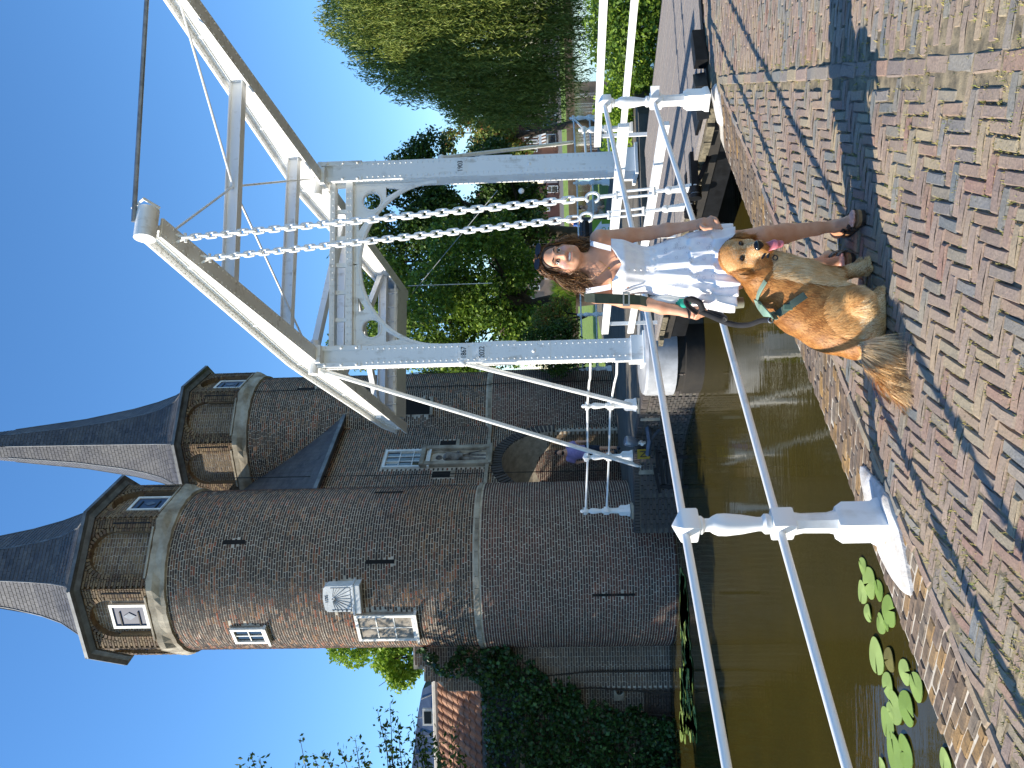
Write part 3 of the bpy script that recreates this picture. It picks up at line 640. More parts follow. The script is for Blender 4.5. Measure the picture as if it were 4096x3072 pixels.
def tower(C, z0, holes, see):
    b = MB(); b.lathe(V3(C[0], C[1], 0), [(2.0, -2.2), (2.0, ZB), (TR-.012, ZB), (TR-.012, ZC)], 160)
    core = b.build('tower_wall', 'mortar_joint', gate, smooth=True)
    up_, lo_ = PL(), PL(); dh = .0605; va = math.atan2(-C[0], C[1]); zi = 0; z = z0
    while z < ZC:
        r = TR if z > ZB else 2.012; L = .205 if zi % 2 else .108; n = int(2*math.pi*r/(L+.012)); off = rnd.random()*6.28
        for i in range(n):
            th = off+2*math.pi*i/n; d = (th-va+math.pi) % (2*math.pi)-math.pi
            if abs(d) > 1.68: continue
            if abs(z-ZB) < .09: continue
            dn = d+va
            if any(abs(dn-h[0])*r < h[2]+(L*.42 if h[2] > .2 else -.02) and abs(z-h[1]) < h[3]+.02 for h in holes): continue
            N, T = thv(th); (up_ if z > ZB else lo_).add(C+N*(r-.0285+rnd.gauss(0, .0015))+Z*z, T, Z, N, (2*math.pi*r/n-.017, dh-.0175, .045))
        z += dh; zi += 1
    up_.field('brick', 'brick_upper', core, singles=160, see=see); 
    if lo_.c: lo_.field('brick', 'brick_lower', core, singles=140, see=see)
    for zz, h, rr in ((ZB, .05, .05), (ZB-.06, .03, .025)):
        nseg = 26
        for i in range(nseg):
            th0 = va-1.75+3.5*i/nseg; th1 = va-1.75+3.5*(i+1)/nseg-.006; poly = []
            for r_ in (TR-.05, TR+rr):
                ths = np.linspace(th0, th1, 4) if r_ < TR else np.linspace(th1, th0, 4)
                poly += [C+thv(th)[0]*r_+Z*(zz-h+rnd.gauss(0, .003)*0) for th in ths]
            b = MB(); b.prism(poly, (0, 0, 2*h)); b.build('band_stone', 'sandstone', core)
    # weathered stone transition to the octagon
    b = MB(); n = 64; vs = []; OR = 2.15
    def octr(th): a = ((th-R(24)+math.pi/8) % (math.pi/4))-math.pi/8; return OR*math.cos(math.pi/8)/math.cos(a)
    prof = [(0, TR-.02, ZC-.06), (.0, TR+.06, ZC-.04), (0, TR+.07, ZC+.06), (1, .03, ZC+.2), (1, .05, ZO0+.0), (1, -.02, ZO0+.04), (1, -.3, ZO0+.05)]
    for m_, r_, z_ in prof:
        for i in range(n):
            th = 2*math.pi*i/n; N, T = thv(th); vs.append(C+N*(r_ if not m_ else octr(th)+r_)+Z*(z_+.012*math.sin(i*2.7+z_*9)))
    b.add(vs, [(i*n+k, i*n+(k+1) % n, (i+1)*n+(k+1) % n, (i+1)*n+k) for i in range(len(prof)-1) for k in range(n)]); b.build('cornice', 'sandstone', gate)
    # octagon
    ap = OR*math.cos(math.pi/8); s_ = 2*OR*math.sin(math.pi/8)
    b = MB(); b.lathe(V3(C[0], C[1], 0), [((ap-.16)/math.cos(math.pi/8), ZO0-.1), ((ap-.16)/math.cos(math.pi/8), ZO1)], 8, 0, ref=thv(R(24)+math.pi/8)[0])
    oc = b.build('belfry_wall', 'mortar_pale', gate); pk = PL()
    for k in range(8):
        th = R(24)+k*math.pi/4; N, T = thv(th)
        if N@(CAM-C) < -.3: continue
        na = .5; sp_ = 11.93; zz = ZO0+.04; row = 0
        while zz < ZO1-.02:
            L = .2 if row % 2 else .104; x = -s_/2+(.0 if row % 2 else .05)
            ed = [na] if zz < sp_ else [math.sqrt(max(0, q_*q_-(zz-sp_)**2)) for q_ in (na, na+.11)]
            cuts = sorted([-q_ for q_ in ed if q_ > 0]+[q_ for q_ in ed if q_ > 0]); segs = []
            while x < s_/2:
                a, e = max(x, -s_/2), min(x+L, s_/2); x += L
                for c_ in cuts:
                    if a < c_ < e: segs.append((a, c_)); a = c_
                segs.append((a, e))
            for a, e in segs:
                xc = (a+e)/2
                if e-a < .022: continue
                rr = abs(xc) if zz < sp_ else math.hypot(xc, zz-sp_)
                inn = rr < na and zz > ZO0+.1
                ringz = na <= rr < na+.11 and zz > sp_-.05
                if ringz: continue
                if inn and (k in shut[id(C)]) and abs(xc) < .33 and 11.1 < zz < 11.98: continue
                P = C+N*(ap-(.16 if inn else 0)-.02)+T*xc+Z*zz; pk.add(P, T, Z, N, (e-a-.013, .047, .05 if inn else .07))
            zz += .0625; row += 1
        for i in range(21):                                   # ring of headers round the niche
            a = math.pi*i/20; xx, yy = math.cos(a), math.sin(a); P = C+N*(ap+.0)+T*xx*(na+.055)+Z*(sp_+yy*(na+.055))
            rd = T*xx+Z*yy; pk.add(P-N*.04, rd, np.cross(N, rd), N, (.105, .062, .1))
        for sx in (-1, 1):
            b = MB(); b.box(C+N*(ap-.1)+T*sx*(na+.0)+Z*((ZO0+sp_)/2), (.03, .14, sp_-ZO0-.1), (T, N, Z)); b.build('niche_jamb', 'brick_pale', oc)
        nv = 12; vs = []
        for i in range(nv+1):
            a = math.pi*i/nv
            for rr, dd in ((na+.01, 0), (na+.01, -.17)): vs.append(C+N*(ap+dd-.02)+T*math.cos(a)*rr+Z*(sp_+math.sin(a)*rr))
        b = MB(); b.add(vs, [(2*i, 2*i+1, 2*i+3, 2*i+2) for i in range(nv)]); b.build('niche_soffit', 'brick_pale', oc, fix=False)
        b = MB(); b.box(C+N*(ap-.05)+Z*(ZO0+.06), (1.2, .2, .05), (T, N, Z), .01); b.build('sill', 'sandstone', oc)
        if k in shut[id(C)]:
            o = C+N*(ap-.13)+Z*11.54; b = MB()
            b.ring([o+T*x+Z*y for x, y in ((-.33, -.44), (.33, -.44), (.33, .44), (-.33, .44))], [o+T*x+Z*y for x, y in ((-.26, -.37), (.26, -.37), (.26, .37), (-.26, .37))], N*.07); fr_ = b.build('shutter_frame', 'window_white', oc)
            b = MB(); b.box(o+N*.03, (.53, .03, .75), (T, N, Z)); b.build('shutter', 'shutter_blue', oc)
            b = MB(); plate(b, [[(-.1, 0), (0, -.15), (.1, 0), (0, .15)]], o+N*.048, T, Z, N*.01); b.build('diamond', 'lead_grey', oc)
            for zz in (-.22, .22): b = MB(); b.beam(o+N*.055-T*.24+Z*zz, o+N*.055+T*.12+Z*zz, .02, .03); b.build('strap_hinge', 'iron_black', oc)
        b = MB(); b.beam(C+N*(ap+.015)+T*(s_/2-.12)+Z*11.1, C+N*(ap+.015)+T*(s_/2-.12)+Z*12.0, .03, .03); b.build('wall_anchor', 'iron_black', oc)
    pk.field('brick', 'brick_pale', oc, singles=120, see=see)
    # dentil course and eaves
    b = MB(); b.lathe(V3(C[0], C[1], 0), [(2.2, ZO1-.08), (2.3, ZO1), (2.42, ZO1+.02), (2.42, ZO1+.1), (2.3, ZO1+.12)], 8, 0, ref=thv(R(24)+math.pi/8)[0]); b.build('eaves_gutter', 'lead', gate)
    # spire
    SP = [(12.62, 2.40), (12.8, 2.06), (13.05, 1.78), (13.62, 1.46), (14.2, 1.26), (15., 1.06), (16.6, .77), (18.94, .5), (23.4, .04)]
    b = MB(); b.lathe(V3(C[0], C[1], 0), [(r_, z_) for z_, r_ in SP], 8, 0, ref=thv(R(24)+math.pi/8)[0]); sp = b.build('spire', 'slate', gate)
    pk = PL(); zs = [s[0] for s in SP]; rs = [s[1] for s in SP]
    for k in range(8):
        th = R(24)+k*math.pi/4; N, T = thv(th)
        if N@(CAM-C) < -8: continue
        z = 12.64; row = 0
        while z < 20.5:
            r_ = np.interp(z, zs, rs); r2 = np.interp(z+.12, zs, rs); cs = math.cos(math.pi/8); sl = nrm(N*((r2-r_)*cs)+Z*.12); n_ = nrm(np.cross(T, sl)); n_ = n_ if n_@N > 0 else -n_
            hw = r_*math.sin(math.pi/8); L = .15; x = -hw+(0 if row % 2 else -.075); dlen = .12/max(sl[2], .2)
            while x < hw:
                a, e = max(x, -hw), min(x+L, hw); x += L
                if e-a < .02: continue
                n2 = nrm(n_+sl*.07); pk.add(C+N*(r_+r2)/2*cs+T*(a+e)/2+Z*(z+.06)+n_*.012, T, np.cross(n2, T), n2, (e-a-.008, dlen*1.25, .012))
            z += .12*max(sl[2], .35); row += 1
    pk.field('slate_tile', 'slate', sp, singles=150, see=see)
    for k in range(8):
        N, T = thv(R(24)+(k+.5)*math.pi/4)
        if N@(CAM-C) < -8: continue
        b = MB(); b.tube([C+N*(r_+.02)+Z*z_ for z_, r_ in SP[:8]], .02, 5); b.build('hip_lead', 'lead', sp)
def window_on(N, T, o, w_, h_, nx, ny, parent, name='window'):
    b = MB(); f = .07
    b.ring([o+T*x+Z*y for x, y in ((-w_/2, -h_/2), (w_/2, -h_/2), (w_/2, h_/2), (-w_/2, h_/2))], [o+T*x+Z*y for x, y in ((-w_/2+f, -h_/2+f), (w_/2-f, -h_/2+f), (w_/2-f, h_/2-f), (-w_/2+f, h_/2-f))], N*.09)
    for i in range(1, nx): b.box(o+T*(-w_/2+f+(w_-2*f)*i/nx)+N*.055, (.025, .03, h_-2*f), (T, N, Z))
    for i in range(1, ny): b.box(o+Z*(-h_/2+f+(h_-2*f)*i/ny)+N*.055, (w_-2*f, .028, .025), (T, N, Z))
    b.box(o-Z*(h_/2+.03)+N*.05, (w_+.1, .16, .06), (T, N, Z)); wdw = b.build(name, 'window_white', parent)
    for i in range(nx):
        for j in range(ny):
            pw, ph = (w_-2*f)/nx, (h_-2*f)/ny; b = MB(); b.box(o+T*(-w_/2+f+pw*(i+.5))+Z*(-h_/2+f+ph*(j+.5))+N*.035, (pw-.02, .012, ph-.02), (nrm(T+N*rnd.gauss(0, .012)), N, Z)); b.build('pane', 'glass', wdw)
    return wdw
shut = {id(CLc): (0, 1, 7), id(CRc): (1,)}
shut[id(CLc)] = (1, 7)
def hole(U, V, C, w_, h_): th, z, q = cyl(U, V, C); return (th, z, w_/2, h_/2)
HL = [hole(533, 1000, CLc, .56, .8), hole(562, 1545, CLc, .86, 1.38), hole(690, 1370, CLc, .62, .74), hole(904, 935, CLc, .1, .52), hole(825, 1520, CLc, .09, .66), hole(695, 2454, CLc, .06, .95)]
HR = [hole(1446, 1660, CRc, .5, .9), hole(1518, 1224, CRc, .1, .55)]
tower(CLc, -1.15, HL, lambda U, W: ((U > 480) & (U < 1150)).astype(float))
tower(CRc, -.4, HR, lambda U, W: ((U > 1370) & (W < 2330) & ((W > 1650) | (U < 1650))).astype(float))
for (U, V, w_, h_, nx, ny) in ((533, 1000, .56, .8, 2, 2), (562, 1545, .86, 1.38, 2, 3)):
    th, z, q = cyl(U, V, CLc); N, T = thv(th); b = MB(); b.box(CLc+N*(TR-.1)+Z*z, (w_+.04, .2, h_+.04), (T, N, Z)); b.build('window_recess', 'mortar', gate); window_on(N, T, CLc+N*(TR-.01-w_*w_/8/TR)+Z*z, w_, h_, nx, ny, gate)
for h in HL[3:]:
    N, T = thv(h[0]); b = MB(); b.box(CLc+N*((TR if h[1] > ZB else 2.01)-.029)+Z*h[1], (h[2]*2, .06, h[3]*2), (T, N, Z)); b.build('arrow_slit', 'dark_hollow', gate)
for h in HR:
    N, T = thv(h[0]); b = MB(); b.box(CRc+N*(TR-.03)+Z*h[1], (h[2]*2, .06, h[3]*2), (T, N, Z)); b.build('tower_opening', 'dark_hollow', gate)
    if h[2] > .1: b = MB(); b.box(CRc+N*(TR-.0)+Z*(h[1]-h[3]-.05), (.62, .12, .09), (T, N, Z)); b.build('sill', 'sandstone', gate)
for C, U, V, h_ in ((CLc, 1101, 1556, .7), (CLc, 1101, 2423, .75), (CRc, 1583, 1685, .75), (CRc, 1589, 2350, .95)):
    th, z, q = cyl(U, V, C); N, T = thv(th); b = MB(); b.beam(C+N*(TR+.02)+Z*(z-h_/2), C+N*(TR+.02)+Z*(z+h_/2), .03, .03); b.build('wall_anchor', 'iron_black', gate)
th, z, q = cyl(1525, 1800, CRc); N, T = thv(th); b = MB(); b.tube([C_ for C_ in (CRc+N*(TR+.03)+Z*zz for zz in (10.6, 7, 3.5))]+[CRc+N*2.05+Z*3.3, CRc+N*2.05-Z*.3], .012, 5); b.build('lightning_cable', 'iron_black', gate)
# sundial
th, z, q = cyl(690, 1370, CLc); N, T = thv(th-.1); o = CLc+thv(th)[0]*(TR+.02)+Z*z
b = MB(); b.box(o, (.64, .3, .62), (T, N, Z), .01); b.box(o-Z*.38, (.7, .38, .16), (T, N, Z), .02); b.box(o-Z*.3, (.74, .42, .05), (T, N, Z), .01)
vs = [(-.32, .31), (.32, .31), (.26, .38), (0, .41), (-.26, .38)]; plate(b, [vs], o+N*.15, T, Z, N*-.3); sd = b.build('sundial', flat('dial_stone', 'd3d6d6', 'bcc0c0', 5, .7), gate)
g0 = o+N*.153+Z*.2
b = MB()
for a in np.linspace(-math.pi*.93, -math.pi*.07, 13):
    c_, s_ = math.cos(a), math.sin(a); k = min(.26/max(abs(c_), .01), .42/max(abs(s_), .01)); b.beam(g0+T*c_*.06+Z*s_*.06, g0+T*c_*k+Z*s_*k, .006, .006, N)
for x in (-.27, .27): b.beam(g0+T*x+Z*.02, g0+T*x-Z*.44, .008, .006, N)
b.beam(g0-T*.27-Z*.43, g0+T*.27-Z*.43, .008, .006, N); b.build('hour_lines', 'black_print', sd)
b = MB(); b.tube([g0, g0-Z*.3+N*.2], .008, 5); b.build('gnomon', 'iron_black', sd)
text('year', '1595', g0+Z*.12, T, Z, .1, 'black_print', sd)
for i, ch in enumerate(('V', 'VI', 'VII', 'VIII', 'IX')): text('hour_mark', ch, g0-T*.29-Z*(.02+i*.1), T, Z, .05, 'black_print', sd)
for i, ch in enumerate(('9', '10', '11', '12', '1', '2')): text('hour_mark', ch, g0-T*(.22-i*.09)-Z*.465, T, Z, .05, 'black_print', sd)
# gatehouse between the towers
GD = nrm(CLc-CRc); GN = V3(-GD[1], GD[0], 0); GN = GN if GN[1] < 0 else -GN
q = cyl(1367, 1800, CRc)[2]; G0 = V3(q[0], q[1], 0)                    # s = 0 on the right, growing to the left tower
def onwall(U, V): d = ray(U, V); k = ((G0-CAM)@GN)/(d@GN); P = CAM+d*k; return (P-G0)@GD, P[2]
sA, zA = onwall(1349, 2240); sB, zB_ = onwall(1136, 2240); sT, zT = onwall(1240, 2007)
sB += .35; aw = (sB-sA)/2; ac = (sA+sB)/2; asp = zT-aw
GW = float((CLc-G0)@GD)
ZE = 7.74
def gw(s, z, d=0.): return G0+GD*s+Z*z+GN*d
arc = [(ac+aw*math.cos(a), asp+aw*math.sin(a)) for a in np.linspace(math.pi, 0, 24)]
b = MB(); plate(b, [[(-.6, ZE), (GW, ZE), (GW, -.6), (sB, -.6)]+arc[::-1]+[(sA, -.6), (-.6, -.6)]], gw(0, 0, -.02), GD, Z, -GN*.7); gwall = b.build('gatehouse_wall', 'mortar_joint', gate)
win = [(*onwall(1237, 1625), .42, .62), (*onwall(1245, 1826), .46, .98), (*onwall(1301, 1797), .14, .26), (*onwall(1177, 1772), .14, .3)]
pk = PL(); pr = PL(); z = -.45; row = 0
while z < ZE:
    x = -.6+(0 if row % 2 else .1)
    while x < GW:
        L = .2 if row % 2 else .105; xc = x+L/2; x += L+.012
        if (abs(xc-ac) < aw+.06 and z < asp) or (z >= asp and math.hypot(xc-ac, z-asp) < aw+.3): continue
        if any(abs(xc-w_[0]) < w_[2]+(.03 if w_[2] > .2 else 0) and abs(z-w_[1]) < w_[3]+.02 for w_ in win): continue
        pk.add(gw(xc, z, -.0365+rnd.gauss(0, .0015)), GD, Z, GN, (L-.004, .046, .045))
    z += .0625; row += 1
pk.field('brick', 'brick_upper', gwall, singles=120)
for i in range(44):
    a = math.pi*i/43; rd = GD*math.cos(a)+Z*math.sin(a); pr.add(gw(ac, asp, -.01)+rd*(aw+.15), rd, np.cross(GN, rd), GN, (.3, .075*(aw+.15)/1.7, .08))
pr.field('voussoir', 'brick_dark', gwall, singles=60)
# passage
LEN = 1.7; b = MB()
for s, sg, ln_ in ((sA, -1, 3.2), (sB, 1, .8)):
    b.box(gw(s+sg*.2, 1.2, -ln_/2-.3), (.4-.02, ln_, 4.4), (GD, GN, Z))
nv = 20; vs = []
for a in np.linspace(0, math.pi, nv+1):
    for dd in (-.69, -LEN-.3):
        for rr in (aw, aw+.4): vs.append(gw(ac+rr*math.cos(a), asp+rr*math.sin(a), dd))
fs = []
for i in range(nv):
    j = 4*i; fs += [(j, j+2, j+6, j+4), (j+1, j+5, j+7, j+3), (j+2, j+3, j+7, j+6), (j, j+4, j+5, j+1)]
b.add(vs, fs); pas = b.build('passage', 'mortar_joint', gate)
pk = PL(); z = -.4; row = 0
while z < 3.4:
    x = .02+(0 if row % 2 else .1)
    while x < 3.3:
        L = .2 if row % 2 else .105; P = gw(sA-.006, z, -x-L/2-.02)
        pk.add(P, GN, Z, GD, (L-.004, .046, .04)); x < .8 and pk.add(gw(sB+.006, z, -x-L/2-.02), -GN, Z, -GD, (L, .05, .04)); x += L+.012
    z += .0625; row += 1
pk.field('brick', 'brick_pale', pas, singles=150)
# back wall beyond the passage keeps its opening: body of the gatehouse above it
b = MB(); b.box(gw(GW/2-.9, (ZE+4.2)/2-.05, -1.9), (GW-1.6, 2.4, ZE-4.2), (GD, GN, Z)); b.build('gatehouse_core', 'mortar_dark', gate)
# roof
prf = math.tan(R(58)); b = MB(); rd = 2.5
b.prism([gw(-.3, ZE-.02, .22), gw(-.3, ZE+rd*prf, .22-rd), gw(-.3, ZE-.02, .22-2*rd)], GD*(GW-.6)); rf = b.build('gatehouse_roof', 'slate', gate)
pk = PL(); sl = nrm(Z*prf-GN); n_ = nrm(GN*prf+Z); k = 0; t_ = .02
while t_ < rd/math.cos(R(58)):
    x = -.3+(.09 if k % 2 else 0)
    while x < GW-1: n2 = nrm(n_+sl*-.06); pk.add(gw(x+.09, ZE, .24)+sl*t_+n_*.012, GD, np.cross(n2, GD), n2, (.172, .17, .012)); x += .18
    t_ += .13; k += 1
pk.field('slate_tile', 'slate', rf, singles=100)
b = MB(); b.beam(gw(-.3, ZE-.05, .26), gw(GW, ZE-.05, .26), .12, .1); b.build('eaves_gutter', 'lead', rf)
# wall features
s, z, _, _ = win[0]; window_on(GN, -GD, gw(s, z, -.06), .84, 1.24, 3, 3, gate)
s, z, hw, hh = win[1]; b = MB(); b.box(gw(s, z, -.2), (.9, .1, 1.95), (GD, GN, Z))
for sg in (-1, 1): b.box(gw(s+sg*.38, z, -.05), (.16, .3, 1.98), (GD, GN, Z), .03); b.tube([gw(s+sg*.26, z-.95, -.02), gw(s+sg*.26, z+.5, -.02)], .04, 8)
b.box(gw(s, z+.92, -.05), (.92, .34, .14), (GD, GN, Z), .03); b.box(gw(s, z-.95, -.03), (.92, .34, .1), (GD, GN, Z), .03)
b.tube([gw(s+.3*math.cos(a), z+.42+.38*math.sin(a), -.02) for a in np.linspace(0, math.pi, 13)], .045, 8)
nic = b.build('stone_niche', 'sandstone', gate)
b = MB(); o = gw(s, z-.88, -.06)
for sg in (-1, 1): b.tube([o+GD*sg*.08, o+GD*sg*.09+Z*.38, o+GD*sg*.06+Z*.75], [.06, .075, .1], 10)
b.tube([o+Z*.7, o+Z*.9, o+Z*1.15, o+Z*1.25], [.15, .16, .19, .09], 12); b.sphere(o+Z*1.36, .11, 12)
for sg in (-1, 1): b.tube([o+GD*sg*.19+Z*1.14, o+GD*sg*.27+Z*.9, o+GD*sg*.12+Z*.78+GN*.12], [.06, .055, .04], 8)
b.tube([o-GD*.22+Z*.2+GN*.1, o+GD*.18+Z*1.2+GN*.12], .02, 6); b.build('statue', flat('old_stone', '8e8a82', '4a4744', 5, .9, bump=.4), nic, smooth=True)
for i in (2, 3):
    s, z, hw, hh = win[i]; b = MB(); b.box(gw(s, z, -.046), (.28, .06, .52 if i == 2 else .6), (GD, GN, Z)); b.build('blind_niche', 'dark_hollow', gate)
    b = MB(); b.prism([gw(s-.14, z-.3, -.03), gw(s+.14, z-.3, -.03), gw(s+.14, z-.3, .02), gw(s-.14, z-.3, .02)], Z*.1); b.build('sill', 'sandstone', gate)
s0, z0 = onwall(1250, 1952); b = MB(); b.beam(gw(.0, z0, .02), gw(GW, z0, .02), .1, .1); b.build('band_course', 'sandstone', gate)
b = MB(); b.tube([gw(GW-2.06, 10.2, .05), gw(GW-2.03, 6, .05), gw(GW-2.03, 0, .05)], .012, 5); b.build('lightning_cable', 'iron_black', gate)
# ================================================================ foliage
def leafmat(name, stops, trans=.3, rough=.5):
    t = NT(name); c = t.ramp(t.rand(), stops); t.done(c, rough, 0, .3)
    tr = t.new('ShaderNodeBsdfTranslucent'); t.link(c, tr.inputs[0]); mx = t.new('ShaderNodeMixShader'); mx.inputs[0].default_value = trans
    out = t.n['Material Output']; t.link(t.b.outputs[0], mx.inputs[1]); t.link(tr.outputs[0], mx.inputs[2]); t.link(mx.outputs[0], out.inputs['Surface'])
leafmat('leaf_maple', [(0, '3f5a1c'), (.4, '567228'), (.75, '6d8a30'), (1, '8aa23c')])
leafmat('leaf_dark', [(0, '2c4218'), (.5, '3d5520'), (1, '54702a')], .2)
leafmat('leaf_willow', [(0, '5f7030'), (.4, '75853a'), (.8, '8d9848'), (1, 'a3a854')], .3)
leafmat('leaf_autumn', [(0, '5a7030'), (.6, '7a8840'), (.85, '8f7a38'), (1, '9a5a34')], .3)
leafmat('leaf_ivy', [(0, '22361a'), (.5, '2f4a22'), (.9, '3f6130'), (1, '55783c')], .1, .35)
leafmat('leaf_lime', [(0, '6a8a26'), (.5, '86a430'), (1, 'a3bc48')], .35)
leafmat('blade_grass', [(0, '7f9f34'), (.5, '9aba44'), (1, 'bccc64')], .4)
flat('bark', '4a4036', '332c26', 5, .95, bump=.8, bsc=18)
def leaves(P, size, mat, parent, name='leaves', asp=.5, up=.25, down=None, out=None, sj=.35, seed=1):
    g = np.random.default_rng(seed); P = np.asarray(P, float); n = len(P)
    nv = g.normal(size=(n, 3)); nv[:, 2] += up*2
    if out is not None: nv += out*1.2
    nv /= np.linalg.norm(nv, axis=1)[:, None]
    d = g.normal(size=(n, 3))
    if down is not None: d = d*down[1]+np.array([0, 0, -1.])*down[0]
    d -= nv*np.sum(d*nv, 1)[:, None]; d /= np.linalg.norm(d, axis=1)[:, None]
    x = np.cross(nv, d); s = size*(1+g.uniform(-sj, sj, n))[:, None]
    v = np.stack([P-d*s*.5, P+x*s*asp*.5-d*s*.05+nv*s*.06, P+d*s*.5, P-x*s*asp*.5-d*s*.05+nv*s*.06], 1).reshape(-1, 3)
    q = np.arange(4*n).reshape(-1, 4); return arr_mesh(name, v, q, mat, parent)
def blob_pts(blobs, n, g, shell=.55, squash=1.):
    vol = np.array([b[3]**2.4 for b in blobs]); pick = g.choice(len(blobs), n, p=vol/vol.sum()); B = np.array([b[:4] for b in blobs])
    d = g.normal(size=(n, 3)); d /= np.linalg.norm(d, axis=1)[:, None]; r = (shell+(1-shell)*g.random(n)**.7)*(1+.12*g.normal(size=n))
    o = d*np.array([1, 1, squash]); return B[pick, :3]+o*(B[pick, 3]*r)[:, None], d
def limbs(root, pts, r0, parent, g, name='trunk', mat='bark'):
    b = MB(); root = np.asarray(root, float); top = np.mean(pts, 0); fork = root+(top-root)*.45+V3(g.normal()*.1, g.normal()*.1, 0)
    b.tube([root-Z*.2, root+(fork-root)*.5+V3(g.normal()*.06, g.normal()*.06, 0), fork, fork+(top-fork)*.6], [r0*1.25, r0, r0*.85, r0*.5], 10)
    for p in pts:
        p = np.asarray(p, float); m1 = fork+(p-fork)*.5+Z*.3; b.tube([fork, m1, p], [r0*.5, r0*.3, r0*.1], 6)
        for _ in range(2): e = p+g.normal(size=3)*.7; b.tube([m1+(p-m1)*.3, (m1+e)/2+Z*.2, e], [r0*.18, r0*.12, r0*.05], 5)
    return b.build(name, mat, parent, smooth=True)
def tree(name, base, blobs, nl, size, mat, label, r0=.25, seed=1, shell=.5, asp=.6, squash=.85, group=None, sub=7):
    g = np.random.default_rng(seed); root = empty(name, base, label, 'tree', group)
    sm = []
    for b_ in blobs:                                             # break every limb's mass into smaller clumps
        for _ in range(sub):
            d = g.normal(size=3); d /= np.linalg.norm(d); rr = b_[3]*g.uniform(.55, .95); sm.append((*(np.array(b_[:3])+d*rr*np.array([1, 1, squash])), b_[3]*g.uniform(.28, .5)))
    P, d = blob_pts(sm, nl, g, shell, squash); o = leaves(P, size, mat, root, 'crown', asp, out=d*.6, seed=seed)
    limbs(base, [b_[:3] for b_ in blobs], r0, root, g); return root
def blobs_uv(lst): return [(*atY(U, V, Y), r) for U, V, Y, r in lst]
gA = blobs_uv([(1760, 1560, 31, 2.0), (1900, 1620, 30, 2.2), (1780, 1800, 30, 2.2), (1960, 1850, 29, 2.3), (1700, 1950, 30, 1.9), (1860, 2000, 29.5, 1.9), (1640, 1700, 32, 2.0), (1720, 1400, 33, 1.5), (2040, 1980, 29.5, 1.6), (1780, 2080, 29.5, 1.4), (1920, 2110, 30, 1.3)])
tree('maple_tree', V3(3.3, 30, -.45), gA, 42000, .16, 'leaf_maple', 'broad sunlit green tree seen through the left half of the bridge portal', .32, 3)
gB = blobs_uv([(2080, 1560, 40, 2.6), (2230, 1600, 41, 2.5), (2330, 1720, 41, 2.6), (2120, 1780, 40, 2.6), (2260, 1900, 41, 2.5), (2060, 1960, 40, 2.4), (2200, 2040, 41, 1.9), (2100, 2100, 40, 1.6), (1990, 2090, 38, 1.6), (2260, 2120, 42, 1.2), (2350, 1950, 42, 2.2), (1960, 1480, 41, 2.0), (2320, 2060, 41, 1.5)])
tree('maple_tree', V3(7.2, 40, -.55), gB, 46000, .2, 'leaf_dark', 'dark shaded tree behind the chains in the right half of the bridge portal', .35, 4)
gC = blobs_uv([(2480, 1900, 62, 2.6), (2560, 1930, 63, 2.4), (2500, 2020, 62, 2.4), (2610, 2040, 63, 2.2), (2440, 2060, 62, 2.2), (2540, 1830, 63, 1.9)])
tree('street_tree', V3(20, 62, -.95), gC, 15000, .26, 'leaf_autumn', 'smaller tree with a few rusty leaves between bridge post and willow', .25, 5)
gD = blobs_uv([(430, 1500, 31, 1.2), (500, 1420, 31.5, 1.2), (400, 1610, 31, 1.0), (480, 1600, 31, 1.2), (530, 1540, 32, 1.3)])
tree('street_tree', V3(-10.3, 31, -.5), gD, 9000, .17, 'leaf_lime', 'round light green tree just left of the near tower', .2, 6)
# willow with hanging curtains
g = np.random.default_rng(9); wl = empty('willow_tree', V3(14.6, 27.5, -.9), 'large weeping willow with hanging yellow green curtains at the right edge', 'tree')
heads = []
for U, V, Y, r in ((3010, 1420, 27, 1.3), (2900, 1480, 26.5, 1.3), (2800, 1600, 26.5, 1.1), (3120, 1500, 26, 1.8), (2960, 1620, 25.5, 1.4), (2830, 1750, 26, 1.1), (2730, 1760, 27.5, .9), (2680, 1900, 27.5, .7), (2640, 1960, 27.5, .6), (2700, 2020, 27, .8), (2660, 2080, 27.5, .7), (2720, 1840, 27, .9), (2850, 1620, 26, 1.2), (3060, 1750, 25, 1.4), (2900, 1880, 25.5, 1.2), (2780, 1950, 26.5, 1.0), (3200, 1700, 26, 2.0), (3000, 1330, 28, .8), (2650, 1800, 28, .55), (3260, 1400, 28, 1.8), (2990, 2000, 25.5, 1.3), (2860, 2080, 26.5, 1.1), (3150, 2000, 26, 1.6), (2760, 2120, 27, .8), (3060, 2180, 26.5, 1.2)):
    heads.append((*atY(U, V, Y), r))
st = []; 
for h in heads:
    n = int(175*h[3]**1.3)
    for _ in range(n):
        d = g.normal(size=3); d[2] = abs(d[2])*.7; d /= np.linalg.norm(d); p = np.array(h[:3])+d*h[3]*g.uniform(.5, 1.05)*np.array([1, 1, .8]); L = g.uniform(.8, 2.6)*(.6+.4*h[3]); o = d*np.array([1, 1, 0])*.35+g.normal(size=3)*.12
        k = int(L/.07)+2
        for i in range(k):
            t_ = i/k; q_ = p+o*t_*(1.4-t_)*1.3; q_ = q_+np.array([0, 0, -L*t_**1.15]); 
            if q_[2] > -.7: st.append(q_+g.normal(size=3)*.045)
leaves(np.array(st), .17, 'leaf_willow', wl, 'crown', .2, up=0, down=(1.6, .5), seed=2)
limbs(V3(14.6, 27.5, -.9), [np.array(h[:3])-V3(0, 0, h[3]*.3) for h in heads[:6]], .4, wl, g)
